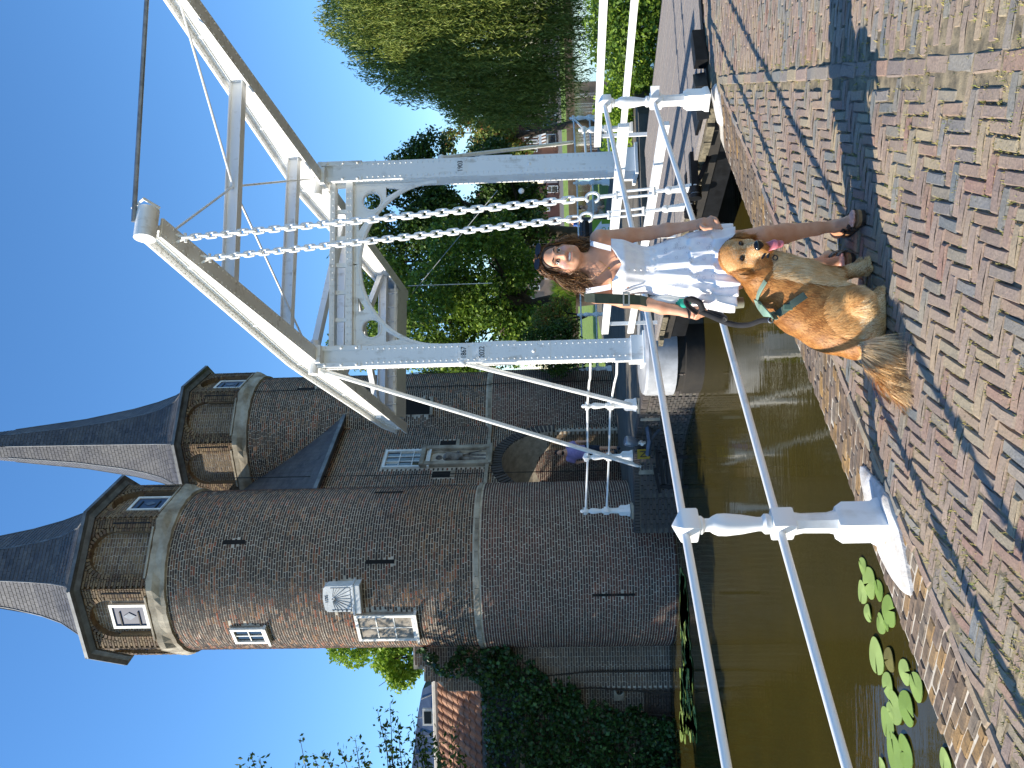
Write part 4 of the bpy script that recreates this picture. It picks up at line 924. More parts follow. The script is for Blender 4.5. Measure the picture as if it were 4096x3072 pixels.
# shrubs along the far side
def shrub(name, blobs, nl, size, mat, label, seed, up=.3, asp=.6, group=None):
    g = np.random.default_rng(seed); c = np.mean([b_[:3] for b_ in blobs], 0); base = V3(c[0], c[1], min(b_[2]-b_[3]*.8 for b_ in blobs)); root = empty(name, base, label, 'shrub', group)
    P, d = blob_pts(blobs, nl, g, .45); leaves(P, size, mat, root, 'foliage', asp, up, out=d*.5, seed=seed)
    b = MB()
    for b_ in blobs: b.tube([base+g.normal(size=3)*.05*V3(1, 1, 0)-Z*.3, (base+np.array(b_[:3]))/2, b_[:3]], [.04, .03, .015], 5)
    b.build('stem', 'bark', root); return root
shrub('bank_shrub', blobs_uv([(2560, 2560, 16.5, .55), (2700, 2530, 16, .6), (2640, 2470, 17.5, .5), (2500, 2500, 18, .5)]), 9000, .085, 'leaf_lime', 'low bushy green shrub on the bank just behind the bridge deck', 21)
shrub('bank_shrub', blobs_uv([(2850, 2530, 14.5, .6), (2990, 2540, 14, .65), (2900, 2460, 16, .6), (3090, 2520, 14, .7), (3010, 2460, 16, .6)]), 12000, .085, 'leaf_maple', 'leafy green shrub at right edge behind the bridge guard rails', 22)
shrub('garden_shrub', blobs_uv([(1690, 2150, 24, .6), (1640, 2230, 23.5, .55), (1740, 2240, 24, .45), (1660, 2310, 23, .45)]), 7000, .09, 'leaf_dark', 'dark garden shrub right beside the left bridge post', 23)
shrub('garden_shrub', blobs_uv([(1790, 2190, 25, .5), (1840, 2240, 25, .4), (1760, 2270, 24.5, .4)]), 4000, .08, 'leaf_autumn', 'reddish green flowering shrub between dark shrub and tall grass', 24)
for (U0, U1, V0, V1, Y, lb) in ((1790, 1990, 2245, 2292, 28.6, 'clump of bright green ornamental grass left of the tree trunks'),):
    g = np.random.default_rng(4); vs = []; qs = []
    for _ in range(2600):
        U = g.uniform(U0, U1); p = atY(U, g.uniform(V1-8, V1+12), Y+g.uniform(-.4, .4)); h_ = g.uniform(.35, .75)*(.6+.6*abs(math.sin(U*.045))); bend = g.normal(size=2)*.25; w_ = .014
        q1 = p+V3(bend[0]*.4, bend[1]*.4, h_*.65); q2 = p+V3(bend[0], bend[1], h_); n = len(vs); vs += [p-V3(w_, 0, 0), p+V3(w_, 0, 0), q1+V3(w_*.8, 0, 0), q1-V3(w_*.8, 0, 0), q2, q2]; qs += [(n, n+1, n+2, n+3), (n+3, n+2, n+4, n+5)]
    tag(arr_mesh('ornamental_grass', np.array(vs), qs, 'blade_grass'), lb, 'grass', kind='stuff')
# trees on the left bank, standing just outside the picture: they shade the lower tower and the far quay
for i, (x, y, sd) in enumerate(((-14.2, 14.6, 41), (-15.2, 19.2, 42))):
    g_ = np.random.default_rng(sd); bl_ = [(x+g_.normal()*1.3, y+g_.normal()*1.4, 1.0+i_*.62+g_.normal()*.3, 1.6) for i_ in range(14)]
    tree('bank_tree', V3(x, y, -.8), bl_, 16000, .26, 'leaf_dark', ('bank tree outside the left edge, the nearer one', 'bank tree outside the left edge, the farther one')[i], .3, sd)
b = MB(); b.prism([V3(-60, 8, -.7), V3(-11, 11, -.75), V3(-10.5, 19.4, -.75), V3(-60, 19.5, -.7)], (0, 0, -2.5)); tag(b.build('left_bank', 'grass'), kind='structure')
# overhanging tree at the left edge
g = np.random.default_rng(15); ov = empty('overhanging_tree', V3(-11.6, 18.9, -.9), 'tree with dark leafy twigs reaching in from the left edge above the ivy', 'tree')
b = MB(); tw = []
b.tube([V3(-11.6, 18.9, -1.2), V3(-11.4, 18.6, 2), V3(-11.2, 18.2, 5), V3(-11, 17.6, 8)], [.2, .17, .13, .06], 9)
for (U, V, ln) in ((10, 960, .5), (60, 1000, .7), (40, 1040, .5), (20, 1180, .4), (120, 1200, .5), (40, 1260, .8), (60, 1300, .6), (80, 1360, .6), (120, 1420, .9), (60, 1450, .9), (230, 1510, .9), (260, 1560, 1.0), (190, 1590, 1.0), (160, 1540, .7), (110, 1640, 1.1), (60, 1700, 1.1), (200, 1650, .9), (20, 1620, 1.), (30, 1760, 1.2), (130, 1740, 1.0), (170, 1800, .8), (60, 1830, 1.0), (10, 1880, 1), (90, 1560, .9), (140, 1690, 1), (-60, 1500, 1.2), (-80, 1700, 1.2), (-40, 1350, 1)):
    tip = atY(U, V, 17.5+g.uniform(-.6, .6)); st_ = V3(-11.15, 18.1, tip[2]-.5-g.uniform(0, .8)); m_ = (tip+st_)/2+V3(0, 0, .25); b.tube([st_, m_, tip], [.03, .016, .005], 5)
    for _ in range(int(75*ln)):
        t_ = g.uniform(.45, 1.02); q_ = (st_*(1-t_)**2+2*m_*t_*(1-t_)+tip*t_*t_); sp = .30*(1.15-t_)+.05; tw.append(q_+g.normal(size=3)*sp*np.array([.8, .8, .7]))
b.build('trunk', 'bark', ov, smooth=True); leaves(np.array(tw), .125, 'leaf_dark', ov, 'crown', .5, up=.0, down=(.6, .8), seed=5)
# ================================================================ left: old wall, ivy, roofs
pieces('brick_wall', [(0, '6a5a4e'), (.3, '7a6556'), (.6, '5a4c44'), (.8, '86705c'), (1, '6e5444')], nsc=1.1, dirt='453e38', dirt_amt=.5, bump=.5)
WY = 19.55; b = MB()
b.prism([V3(-5.6, WY, -2), V3(-5.6, WY, 5.15), V3(-6.95, WY, 5.15), V3(-6.95, WY, 4.9), V3(-7.25, WY, 4.9), V3(-7.25, WY, 4.6), V3(-7.5, WY, 4.3), V3(-7.5, WY, -2)], (0, .6, 0))
b.prism([V3(-5.9, WY-.12, -2), V3(-5.9, WY-.12, 2.3), V3(-7.42, WY-.12, 2.3), V3(-7.42, WY-.12, -2)], (0, .13, 0))
b.box((-13.5, WY+.25, .3), (12.02, .4, 4.6)); old = empty('old_wall', V3(-8, WY, -1), 'dark weathered brick wall running left from the near tower', 'wall'); ow = b.build('wall_body', 'mortar_joint', old)
pk = PL(); z = -1.1; row = 0
while z < 5.1:
    x = -5.7-(.1 if row % 2 else 0)
    while x > -10.6:
        L = .2 if row % 2 else .108; xc = x-L/2; x -= L+.012
        U, V = pj((xc, WY, z)); d = -.125 if (z < 2.28 and xc > -7.4) else (0 if xc > -7.47 else .05)
        if z > (5.13 if xc > -6.95 else 4.88 if xc > -7.25 else 4.4 if xc > -7.5 else 2.5): continue
        pk.add(V3(xc, WY+d+.013, z), V3(1, 0, 0), Z, V3(0, -1, 0), (L-.003, .047, .04))
    z += .0625; row += 1
pk.field('brick', 'brick_wall', ow, singles=200, see=lambda U, W: (W > 2100).astype(float))
g = np.random.default_rng(31); N_ = 60000; X = g.uniform(-15, -5.5, N_); Zz = g.uniform(-1.15, 5.0, N_); ds = g.random(N_)**1.5
P = np.stack([X, WY-.18-ds*.35, Zz], 1); p_ = P-CAM; k_ = p_@FW; U = 1536+F*(p_@RT)/k_; V = 2048+F*(p_@DN)/k_
lim = np.interp(V, [1560, 1640, 1700, 1780, 1870, 1900, 2010, 2063, 2120, 2216, 2308, 2340, 2568, 2640, 2700], [500, 498, 470, 430, 500, 515, 512, 470, 415, 360, 333, 268, 235, 205, 190])
lim = lim+14*np.sin(V*.045)+8*np.sin(V*.13+1)
top = np.interp(U, [0, 345, 380, 430, 520], [1945, 1925, 1770, 1700, 1620])
clump = np.sin(X*4.1+Zz*1.7)*np.cos(Zz*3.3-X*1.1)+.35*np.sin(X*9+2)*np.sin(Zz*8)
keep = (U < lim) & (V > top) & (clump > g.uniform(-1.5, .2, N_)); P = P[keep]; P[:, 1] -= np.clip(clump[keep], 0, 1)*.25
iv = empty('ivy', V3(-9, WY-.2, -1), 'dark green ivy covering the old wall left of the tower', 'ivy'); leaves(P, .105, 'leaf_ivy', iv, 'foliage', .8, up=.15, out=np.array([[-.3, -.8, .3]]).repeat(len(P), 0), seed=8)
b = MB()
for i in range(14):
    x = -7-i*.55; b.tube([V3(x, WY-.15, -1.1), V3(x+.2*math.sin(i), WY-.16, .8), V3(x-.15*math.cos(i*2), WY-.15, 2.6)], [.03, .022, .01], 5)
b.build('stem', 'bark', iv)
b = MB(); b.tube([atY(513, 2505, 19.2), V3(-6.02, 19.2, -.6), V3(-6.02, 19.2, -1.2)], .02, 6); b.build('drain_pipe', 'galvanised', old)
o = atY(305, 2475, WY-.1); b = MB(); plate(b, [[(-.22, -.12), (.22, -.12), (.22, .12), (-.22, .12)], circ(0, -.02, .08, 14)], o, V3(1, 0, 0), Z, V3(0, .08, 0)); b.build('vent_stone', 'sandstone', old)
pieces('pantile', [(0, 'b0805f'), (.4, 'a06f50'), (.7, 'bd9070'), (1, '8c5f48')], nsc=2, dirt='5a4438', dirt_amt=.35, rough=.8, bump=.3)
hs = empty('tiled_house', V3(-10.5, 22.5, -.5), 'low house with orange pantile roof behind the ivy wall', 'house')
e0, e1 = V3(-15, 21.0, 3.72), V3(-7.62, 21.2, 3.62); r0_, r1_ = V3(-15, 23.0, 5.05), V3(-7.7, 23.2, 5.12)
b = MB(); b.prism([e0-Z*.05, e1-Z*.05, r1_-Z*.05, r0_-Z*.05], (0, 0, -.12)); b.prism([r0_-Z*.05, r1_-Z*.05, r1_+V3(0, 2, -1.4), r0_+V3(0, 2, -1.4)], (0, 0, -.12)); roof = b.build('roof', 'mortar_dark', hs)
b = MB(); b.box((-11.4, 22.9, 1.4), (7.2, 3.2, 4.2)); b.build('wall', 'brick_dark', hs)
cols, rows = 30, 8; Xd = nrm(e1-e0); Yd = nrm((r1_-e1)); Nn = nrm(np.cross(Xd, Yd))
tm = MB(); 
for i in range(7): a = -1+2*i/6
prof = [(-.5, .0), (-.36, .03), (-.2, .2), (0, .26), (.2, .2), (.36, .03), (.5, .0)]
for yy, zz in ((-.5, .12), (.5, 0.)): tm.v += [(p[0], yy, p[1]+zz) for p in prof]
tm.f = [(i, i+1, 8+i, 7+i) for i in range(6)]; tm.v += [(p[0], -.5, p[1]-.05) for p in prof]; tm.f += [(14+i, 15+i, i+1, i) for i in range(6)]
PTM = bpy.data.meshes.new('pantile'); PTM.from_pydata(tm.v, [], tm.f); PTM.materials.append(MATS['pantile'])
for i in range(cols):
    for j in range(rows):
        u = (i+.5)/cols; v = (j+.5)/rows; P = (e0*(1-u)+e1*u)*(1-v)+(r0_*(1-u)+r1_*u)*v; w_ = np.linalg.norm(e1-e0)/cols; h_ = np.linalg.norm(r1_-e1)/rows
        if pj(P)[0] < -250: continue
        o = bpy.data.objects.new('pantile', PTM); COL.objects.link(o); o.parent = roof; M = Matrix((Xd*w_, Yd*h_*1.1, Nn*.2)).transposed().to_4x4(); M.translation = Vector(P+Nn*(.004+rnd.gauss(0, .004))); o.matrix_local = M
b = MB(); b.tube([r0_+Z*.06, r1_+Z*.06], .11, 8); b.build('ridge', flat('ridge_white', 'd6d2c8', 'b8b2a4', 5, .8), hs); b = MB(); b.beam(e0+V3(0, -.06, -.05), e1+V3(0, -.06, -.05), .12, .1); b.build('gutter', 'lead', hs)
h2 = empty('slate_house', V3(-11, 27, -.5), 'grey metal roofed house rising behind the orange tiled roof', 'house')
a0, a1 = atY(345, 1745, 26), atY(-80, 1760, 26); b0, b1 = atY(315, 1690, 27), atY(-60, 1640, 27.4); c0 = atY(220, 1672, 27.4)
b = MB(); b.prism([a0, a1, b1, c0, b0], (0, 1.2, 0)); b.build('roof', flat('metal_roof', '56606e', '464e5a', 3, .35, .5), h2)
for i in range(5): u = i/5+.1; b = MB(); b.beam(a0*(1-u)+a1*u-V3(0, .02, 0), b0*(1-u)+b1*u-V3(0, .02, 0), .03, .05); b.build('roof_seam', 'lead', h2)
b = MB(); P = atY(205, 1712, 26.3); b.box(P, (.55, .12, .35)); sk = b.build('skylight', 'window_white', h2); b = MB(); b.box(P-V3(0, .07, 0), (.4, .02, .24)); b.build('pane', 'glass', sk)
b = MB(); b.box((a0+a1)/2+V3(0, 1.0, -2), (3.4, 1.6, 3.6)); b.build('wall', 'window_white', h2); b = MB(); b.beam(a0-V3(0, .1, .05), a1-V3(0, .1, .05), .1, .2); b.build('fascia', 'window_white', h2)
# lily pads
leafmat('lily', [(0, '7d9a4a'), (.5, '8fa85c'), (1, '9fb56c')], .1, .45)
pieces('lily_dry', [(0, '8a8440'), (1, '6f6a30')], bump=.2)
def pad(U, V, w_, rot=0., old=False):
    c = atZ(U, V, -1.085); r = w_/2/F*c[1]; b = MB(); n = 22; vs = [c+Z*.004]; g_ = rnd.random()*6
    for i in range(n+1):
        a = rot+.12+(2*math.pi-.24)*i/n; rr = r*(1+.04*math.sin(3*a+g_)); vs.append(c+V3(math.cos(a)*rr*1.05, math.sin(a)*rr, .006*math.sin(2*a+g_)))
    b.add(vs, [(0, i, i+1) for i in range(1, n+1)]); b.add([v-Z*.006 for v in vs], [(0, i+1, i) for i in range(1, n+1)])
    return b.build('lily_pad', 'lily_dry' if old else 'lily', None, fix=False)
PADS = [(806, 3450, 67, 1, 0), (741, 3477, 120, 2, 0), (704, 3447, 88, 3, 0), (709, 3514, 81, .5, 0), (621, 3470, 67, 4, 0), (630, 3554, 120, 5, 0), (579, 3521, 79, 1, 0), (449, 3503, 137, 3.3, 0), (435, 3556, 90, 2, 1), (384, 3618, 96, 5, 0), (323, 3665, 110, .8, 0), (330, 3551, 100, 2.2, 0), (240, 3577, 125, 1.3, 0), (240, 3625, 130, 4.4, 0), (178, 3547, 118, 3, 0), (226, 3563, 70, 2, 0), (55, 3577, 150, .3, 0), (64, 3618, 125, 1.9, 0), (9, 3526, 60, 1, 0), (32, 3778, 90, 3, 0), (570, 3545, 45, 3, 0)]
nm = ['the one nearest the white post', 'lying beside the post footing', 'torn, left of the first two', 'close against the wall below the footing', 'ragged, just left of the torn one', 'half hidden by the quay edge below the ragged one', 'small, with a notch, between ragged and largest', 'the large round one standing alone', 'browned and half sunk beside the largest', 'bright, hard against the quay wall', 'cut off by the quay edge below the bright one', 'narrow, touching the sky reflection', 'narrow, left of the sky reflection', 'round and pale near the wall', 'long oval on the water side', 'partly under the long oval', 'big, near the left edge', 'big, overlapping near the left edge by the wall', 'cut by the left edge', 'at the foot of the wall in the left corner', 'tiny, beside the small notched one']
for (U, V, w_, r_, od), s_ in zip(PADS, nm): tag(pad(U, V, w_, r_, od), ('brown' if od else 'green')+' lily pad, '+s_, 'lily pad', 'lily pads by the quay')
g = np.random.default_rng(77); vs = []; qs = []
for _ in range(170):                                            # far pads in the shade under the tower, a mass of slivers
    U = g.uniform(120, 770); V = g.uniform(2722, 2725+70*(1-U/1000)); c = atZ(U, V, -1.09); r = g.uniform(.1, .2); n = len(vs); vs += [c+V3(r*math.cos(a), r*math.sin(a), .003) for a in np.linspace(0, 6.28, 9)[:8]]; qs.append(tuple(range(n, n+8)))
b = MB(); b.add(vs, qs); tag(b.build('lily_pads_far', 'lily', None, fix=False), 'mass of lily pads on the shaded water below the tower', 'lily pads', kind='stuff')
# ================================================================ far quay: brick face, coping, railing
pk = PL(); cp = PL()
for i in range(6):
    a, c = A_[i], A_[i+1]; d = nrm((c-a)*V3(1, 1, 0)); N = V3(d[1], -d[0], 0); L = np.linalg.norm((c-a)[:2]); z = -.27; row = 0
    while z > -1.15:
        x = (0 if row % 2 else .1)
        while x < L:
            l_ = min(.2, L-x); pk.add(a*V3(1, 1, 0)+d*(x+l_/2)+N*.006+Z*z, d, Z, N, (max(l_-.012, .02), .05, .04)); x += .212
        z -= .0625; row += 1
    x = 0.
    while x < L: cp.add(a*V3(1, 1, 0)+d*(x+.033)+N*-.08+Z*-.155, d, N, Z, (.054, .22, .12)); x += .067
pk.field('brick', 'brick_dark', far_ab, singles=200); cp.field('coping_brick', 'brick_dark', far_ab, kind='worn', singles=80)
fp = [atY(1453, 2545, 15.7), atY(1247, 2530, 17.12), atY(1031, 2520, 17.3)]
fr2 = empty('railing', fp[1], 'white railing with ball topped posts on the far quay before the gate', 'railing')
for i, p in enumerate(fp): rail_post(p, 1.06, math.atan2(fp[1][1]-fp[0][1], fp[1][0]-fp[0][0]), 'ball' if i != 1 else 'pyramid', 1.1, fr2)
for z, pt in ((.95, [(1627, 2362, 14.75), (1560, 2361, 15.0), (1545, 2357, 15.1)]), (.5, [(1627, 2468, 14.75), (1575, 2467, 15.0), (1540, 2458, 15.15)])):
    b = MB(); b.tube([atY(*q) for q in pt]+[p+Z*z for p in fp], .022, 8); b.build('rail', 'white_paint', fr2, smooth=True)
b = MB()
for p in fp: b.box(p+V3(-.02, .03, -.17), (.3, .34, .3))
b.build('block', 'sandstone', fr2)
rp = [atY(2560, 2530, 15.9), atY(2605, 2430, 22.5), atY(2345, 2440, 23.2), atY(2080, 2447, 23.4), atY(1817, 2454, 23.6), atY(1600, 2460, 23.8)]
fr3 = empty('railing', rp[1], 'distant white railing around the lawn beyond the bridge', 'railing')
for p in rp: rail_post(p, 1.06, 0, 'ball', 1.1, fr3)
for z in (.95, .5): b = MB(); b.tube([p+Z*z for p in rp], .024, 8); b.tube([rp[0]+Z*z, atY(2440, 2440 if z < .8 else 2345, 15.4)], .024, 8); b.build('rail', 'lead_grey' if 0 else 'white_paint', fr3, smooth=True)
# floodlight on its bracket, yellow sign, mooring frame
fl = empty('floodlight', atY(1300, 2590, 16.2), 'small grey floodlight on a bracket fixed to the far quay wall', 'floodlight')
p0 = atY(1300, 2550, 16.2); p1 = atY(1310, 2500, 16.15); b = MB(); b.tube([p0, p0*.7+p1*.3, p1*.9+p0*.1, p1], [.06, .1, .105, .09], 14); b.build('lamp_housing', flat('lamp_grey', '7d8896', '66707c', 4, .35, .4), fl, smooth=True)
b = MB(); b.tube([p0, p0-Z*.16+V3(0, .05, 0)], .03, 8); b.tube([p0-Z*.08-V3(.02, .1, 0), p0-Z*.08+V3(.02, .05, 0)], .035, 10); b.build('mount', 'window_white', fl)
b = MB(); q0, q1, q2 = atY(1375, 2590, 16.05), atY(1310, 2600, 16.0), atY(1252, 2592, 16.2); b.tube([q0, q1, q2], .055, 4); b.beam(q1, q1+V3(.35, .2, -.35), .05, .05); b.build('bracket', 'lead_grey', fl)
b = MB(); o = atY(1256, 2574, 16.5); b.box(o, (.2, .03, .25)); sg = tag(b.build('channel_sign', flat('sign_yellow', 'a88a1e', '967a18', 6, .6)), 'small yellow sign with black letter N on the far quay wall', 'sign'); text('letter', 'N', o-V3(0, .02, 0), V3(1, 0, 0), Z, .19, 'black_print', sg)
b = MB(); o = atY(1262, 2640, 16.2); b.beam(o, atY(1120, 2655, 16.3), .07, .07); o2 = atY(1262, 2622, 16.2)
mf = empty('mooring_frame', atY(1190, 2735, 16.3), 'black iron mooring frame standing in the water below the far quay', 'mooring frame')
for U in (1245, 1125): b.beam(atY(U, 2640, 16.25), atY(U, 2790, 16.25), .07, .07)
b.beam(atY(1275, 2625, 16.2), atY(1180, 2632, 16.2), .06, .06); b.beam(atY(1200, 2618, 16.2), atY(1100, 2640, 16.2), .05, .06); b.build('frame', 'dark_iron', mf)
b = MB(); b.box(atY(1185, 2685, 16.3), (.5, .2, .2), None, .06); b.build('float', 'tarred_wood', mf)
for p, w_ in ((atY(1440, 2600, 15.72), .5), (atY(1215, 2590, 16.93), .42)): b = MB(); b.box(p+V3(0, .1, 0), (w_, .25, .38), None, .01); adopt(b.build('stay_block', 'sandstone'), None); o = bpy.data.objects['stay_block'] if 'stay_block' in bpy.data.objects else None
for o in [o for o in bpy.data.objects if o.name.startswith('stay_block')]: o.parent = far_ab
# waste container with sign
bc = atY(2146, 2482, 20.5); wb = empty('waste_container', bc, 'dark blue waste container with green arrow sign behind the bridge deck', 'container'); flat('bin_blue', '1c2a38', '23323f', 5, .45); flat('sign_green', '6d9a2c', '638c28', 5, .6); flat('sign_white', 'dfe6ec', 'cfd6dc', 5, .6)
X1 = nrm(V3(1, -.12, 0)); Y1 = V3(-X1[1], X1[0], 0); ax = (X1, Y1, Z)
b = MB(); b.box(bc+Z*.5, (.74, .6, 1.0), ax, .03); b.box(bc+Z*.99, (.8, .64, .06), ax, .03); b.build('body', 'bin_blue', wb)
b = MB(); b.box(bc+Z*.86-Y1*.305, (.55, .02, .1), ax); b.build('slot', 'dark_hollow', wb)
o = bc+Z*.42-Y1*.306; b = MB(); b.box(o, (.6, .012, .62), ax); b.build('sign_panel', 'sign_green', wb)
b = MB(); plate(b, [[(-.18, -.3), (.18, -.3), (.18, .08), (.27, .08), (0, .29), (-.27, .08), (-.18, .08)]], o-Y1*.008, X1, Z, -Y1*.003); b.build('arrow', 'sign_white', wb); text('word', 'ZO', o-Y1*.013+Z*.02, X1, Z, .15, 'sign_green', wb)
for i, w_ in enumerate((.2, .22, .16)): b = MB(); b.box(o-Y1*.013-Z*(.09+i*.04), (w_, .004, .018), ax); b.build('text_line', 'sign_green', wb)
# ================================================================ houses across the water
def house(x0, x1, z1, Y, wallmat, label, wins, depth=8, z0=-.34, roof=True):
    c = V3((x0+x1)/2, Y+depth/2, z0); h = empty('terraced_house', c, label, 'house', 'houses across the water'); b = MB(); b.box(V3((x0+x1)/2, Y+depth/2, (z0+z1)/2), (x1-x0-.02, depth, z1-z0)); b.build('wall', wallmat, h)
    if roof: b = MB(); b.prism([V3(x0, Y-.3, z1), V3(x0, Y+depth/2, z1+2.6), V3(x0, Y+depth+.3, z1)], V3(x1-x0-.02, 0, 0)); b.build('roof', 'far_tile', h)
    for (U0, U1, V0, V1, kind) in wins:
        a = atY(U0, V1, Y); e = atY(U1, V0, Y); w_ = abs(e[0]-a[0]); h_ = abs(e[2]-a[2]); o = (a+e)/2
        if kind == 'bay':
            b = MB(); b.box(o-V3(0, .4, -.0), (w_, .8, h_)); bw = b.build('bay_window', 'window_white', h); b = MB(); b.box(o-V3(0, .81, h_*.24), (w_*.8, .02, h_*.4)); b.build('pane', 'glass', bw)
            for k in range(7): b = MB(); p = o+V3(-w_/2+w_*(k+.5)/7, -.95, h_*.28); b.prism([p+V3(-w_/15, .5, h_*.22), p+V3(w_/15, .5, h_*.22), p+V3(w_/15, -.3, -h_*.2), p+V3(-w_/15, -.3, -h_*.2)], (0, 0, .05)); b.build('awning_strip', 'awning_brown' if k % 2 else 'window_white', bw)
            continue
        f = .09; b = MB(); rect = lambda a_, c_: [o+V3(-a_/2, -.02, -c_/2), o+V3(a_/2, -.02, -c_/2), o+V3(a_/2, -.02, c_/2), o+V3(-a_/2, -.02, c_/2)]
        b.ring(rect(w_, h_), rect(w_-2*f, h_-2*f), (0, -.08, 0))
        if kind == 'cross': b.box(o+V3(0, -.05, h_*.1), (w_, .06, .08))
        wd = b.build('door' if kind == 'door' else 'window', 'window_white', h); b = MB(); b.box(o-V3(0, .03, 0), (w_-2*f, .03, h_-2*f)); b.build('panel' if kind == 'door' else 'pane', 'dark_hollow' if kind == 'door' else 'glass', wd)
    return h
flat('far_pale', 'a08a76', '8a7562', .8, .9); flat('far_red', '6f4a3e', '5a3c34', .8, .9); flat('far_brown', '7c5a4a', '684a3e', .8, .9); flat('far_tile', '6a4a40', '55403a', .8, .9); flat('awning_brown', '7a5a40', '6a4c36', 3, .9)
HY = 97.; xx = lambda U: atY(U, 2200, HY)[0]; zz_ = lambda V: atY(2500, V, HY)[2]
house(xx(2605), xx(2740), 6.3, HY, 'far_pale', 'pale brick house with white windows partly behind the willow', [(2649, 2635, 2099, 2136, ''), (2629, 2613, 2098, 2136, ''), (2653, 2638, 2162, 2206, 'cross'), (2630, 2615, 2162, 2206, 'cross'), (2690, 2676, 2099, 2136, ''), (2690, 2676, 2162, 2206, '')])
house(xx(2551), xx(2605), 6.0, HY+1.2, 'far_red', 'dark red recessed house front with a single door', [(2582, 2561, 2172, 2232, 'door'), (2590, 2574, 2095, 2138, '')])
house(xx(2425), xx(2550), 6.2, HY, 'far_brown', 'brown brick house with bay window under a striped awning', [(2538, 2519, 2098, 2150, ''), (2513, 2495, 2098, 2150, ''), (2478, 2462, 2098, 2150, ''), (2529, 2482, 2156, 2224, 'bay'), (2450, 2436, 2100, 2150, '')])
house(xx(2205), xx(2340), 7.5, HY, 'far_red', 'windowless dark red gable wall seen between the bridge chains', [(2242, 2226, 2180, 2200, ''), (2330, 2300, 2190, 2232, 'cross')])
house(xx(2040), xx(2204), 5.8, HY, 'far_brown', 'brown house with white window frames just left of the chains', [(2190, 2176, 2130, 2160, ''), (2168, 2154, 2130, 2160, ''), (2140, 2126, 2130, 2160, ''), (2180, 2140, 2186, 2220, 'cross'), (2110, 2090, 2130, 2160, '')])
house(xx(1750), xx(2039), 5.5, HY+2, 'far_pale', 'pale far house mostly hidden behind trunks and shrubs', [(1980, 1960, 2120, 2160, ''), (1930, 1910, 2120, 2160, ''), (1880, 1860, 2120, 2160, ''), (1980, 1955, 2180, 2220, '')])
b = MB(); b.tube([V3(xx(2551), HY-.1, -.3), V3(xx(2551), HY-.1, 6)], .08, 6); adopt(b.build('drain_pipe', 'window_white'), None); o = bpy.data.objects['drain_pipe']
dpipe = [o for o in bpy.data.objects if o.name.startswith('drain_pipe') and o.parent is None][0]; tag(dpipe, 'tall white drain pipe between two far brick houses', 'drain pipe')
# car
cc = V3(atY(2606, 2240, 90)[0], 90, -.33); car = empty('parked_car', cc, 'dark blue hatchback parked in front of the far houses', 'car'); flat('car_paint', '161d28', '1b2430', 2, .25, .3); cd = nrm(V3(.72, .69, 0)); cs = V3(-cd[1], cd[0], 0)
prof = [(-1.75, .28), (1.75, .28), (1.78, .62), (1.5, .78), (.85, .86), (.3, 1.28), (-.9, 1.32), (-1.55, .95), (-1.76, .8)]
b = MB(); plate(b, [prof], cc-cs*.75, cd, Z, cs*1.5); b.build('body', 'car_paint', car)
b = MB(); plate(b, [[(.72, .88), (.24, 1.22), (-.85, 1.25), (-1.3, .95)]], cc-cs*.757, cd, Z, cs*1.514); b.build('windows', 'glass', car)
for s in (-1, 1):
    for x in (-1.1, 1.1): b = MB(); p = cc+cd*x+Z*.3+cs*s*.68; b.tube([p-cs*.1, p+cs*.1], .3, 16); wh = b.build('wheel', 'iron_black', car); b = MB(); b.tube([p+cs*s*.1, p+cs*s*.12], .18, 12); b.build('rim', 'galvanised', wh)
b = MB(); b.box(cc-cd*1.74+cs*-.6+Z*.8, (.06, .2, .16), (cd, cs, Z)); b.build('tail_light', flat('tail_red', 'a01818', '801414', 4, .3), car); b = MB(); b.box(cc+cd*1.72+cs*-.6+Z*.66, (.06, .25, .12), (cd, cs, Z)); b.build('headlight', 'window_white', car)
def bike(c, d, label):
    c = np.asarray(c, float); d = nrm(d); o = empty('bicycle', c, label, 'bicycle', 'bicycles parked across the water')
    for x in (-.52, .52): b = MB(); b.tube([c+d*(x+.33*math.cos(a))+Z*(.34+.33*math.sin(a)) for a in np.linspace(0, 6.28, 17)[:16]], .022, 5, closed=True); b.build('wheel', 'iron_black', o)
    b = MB(); P = lambda x, z: c+d*x+Z*z
    for s_, e_ in ((P(-.52, .34), P(-.1, .3)), (P(-.1, .3), P(-.2, .85)), (P(-.2, .8), P(.38, .8)), (P(-.1, .3), P(.4, .75)), (P(.52, .34), P(.36, 1.0)), (P(-.52, .34), P(-.18, .75))): b.tube([s_, e_], .02, 5)
    s2 = V3(-d[1], d[0], 0); b.tube([P(.34, 1.02)-s2*.28, P(.36, 1.03)+s2*.28], .018, 5); b.build('frame', 'dark_iron', o); b = MB(); b.box(P(-.2, .9), (.25, .14, .06), (d, s2, Z), .02); b.build('saddle', 'iron_black', o)
for i, (U, s_) in enumerate(((2536, 'bicycle next to the parked car'), (2520, 'second bicycle left of the parked car'), (2504, 'bicycle below the striped awning'), (2320, 'bicycle right of the chains at the dark gable'), (2300, 'bicycle between the chains before the dark gable'))): bike(V3(atY(U, 2240, 91)[0], 91+.4*i, -.33), V3(.8, .5 if i % 2 else -.6, 0), s_)
# street lantern roof behind the right post
lp = atY(2432, 1900, 40.); ln = empty('street_lantern', V3(lp[0], lp[1], -.6), 'old lantern with dark peaked cap behind the right bridge post', 'lantern'); b = MB(); b.lathe(lp, [(.42, 0), (.2, .35), (.05, .5), (.03, .62)], 6); b.build('cap', 'iron_black', ln); b = MB(); b.lathe(lp-Z*.62, [(.2, 0), (.3, .6)], 6); b.build('glass', 'sign_white', ln); b = MB(); b.tube([V3(lp[0], lp[1], -.7), lp-Z*.6], .06, 8); b.build('pole', 'iron_black', ln)
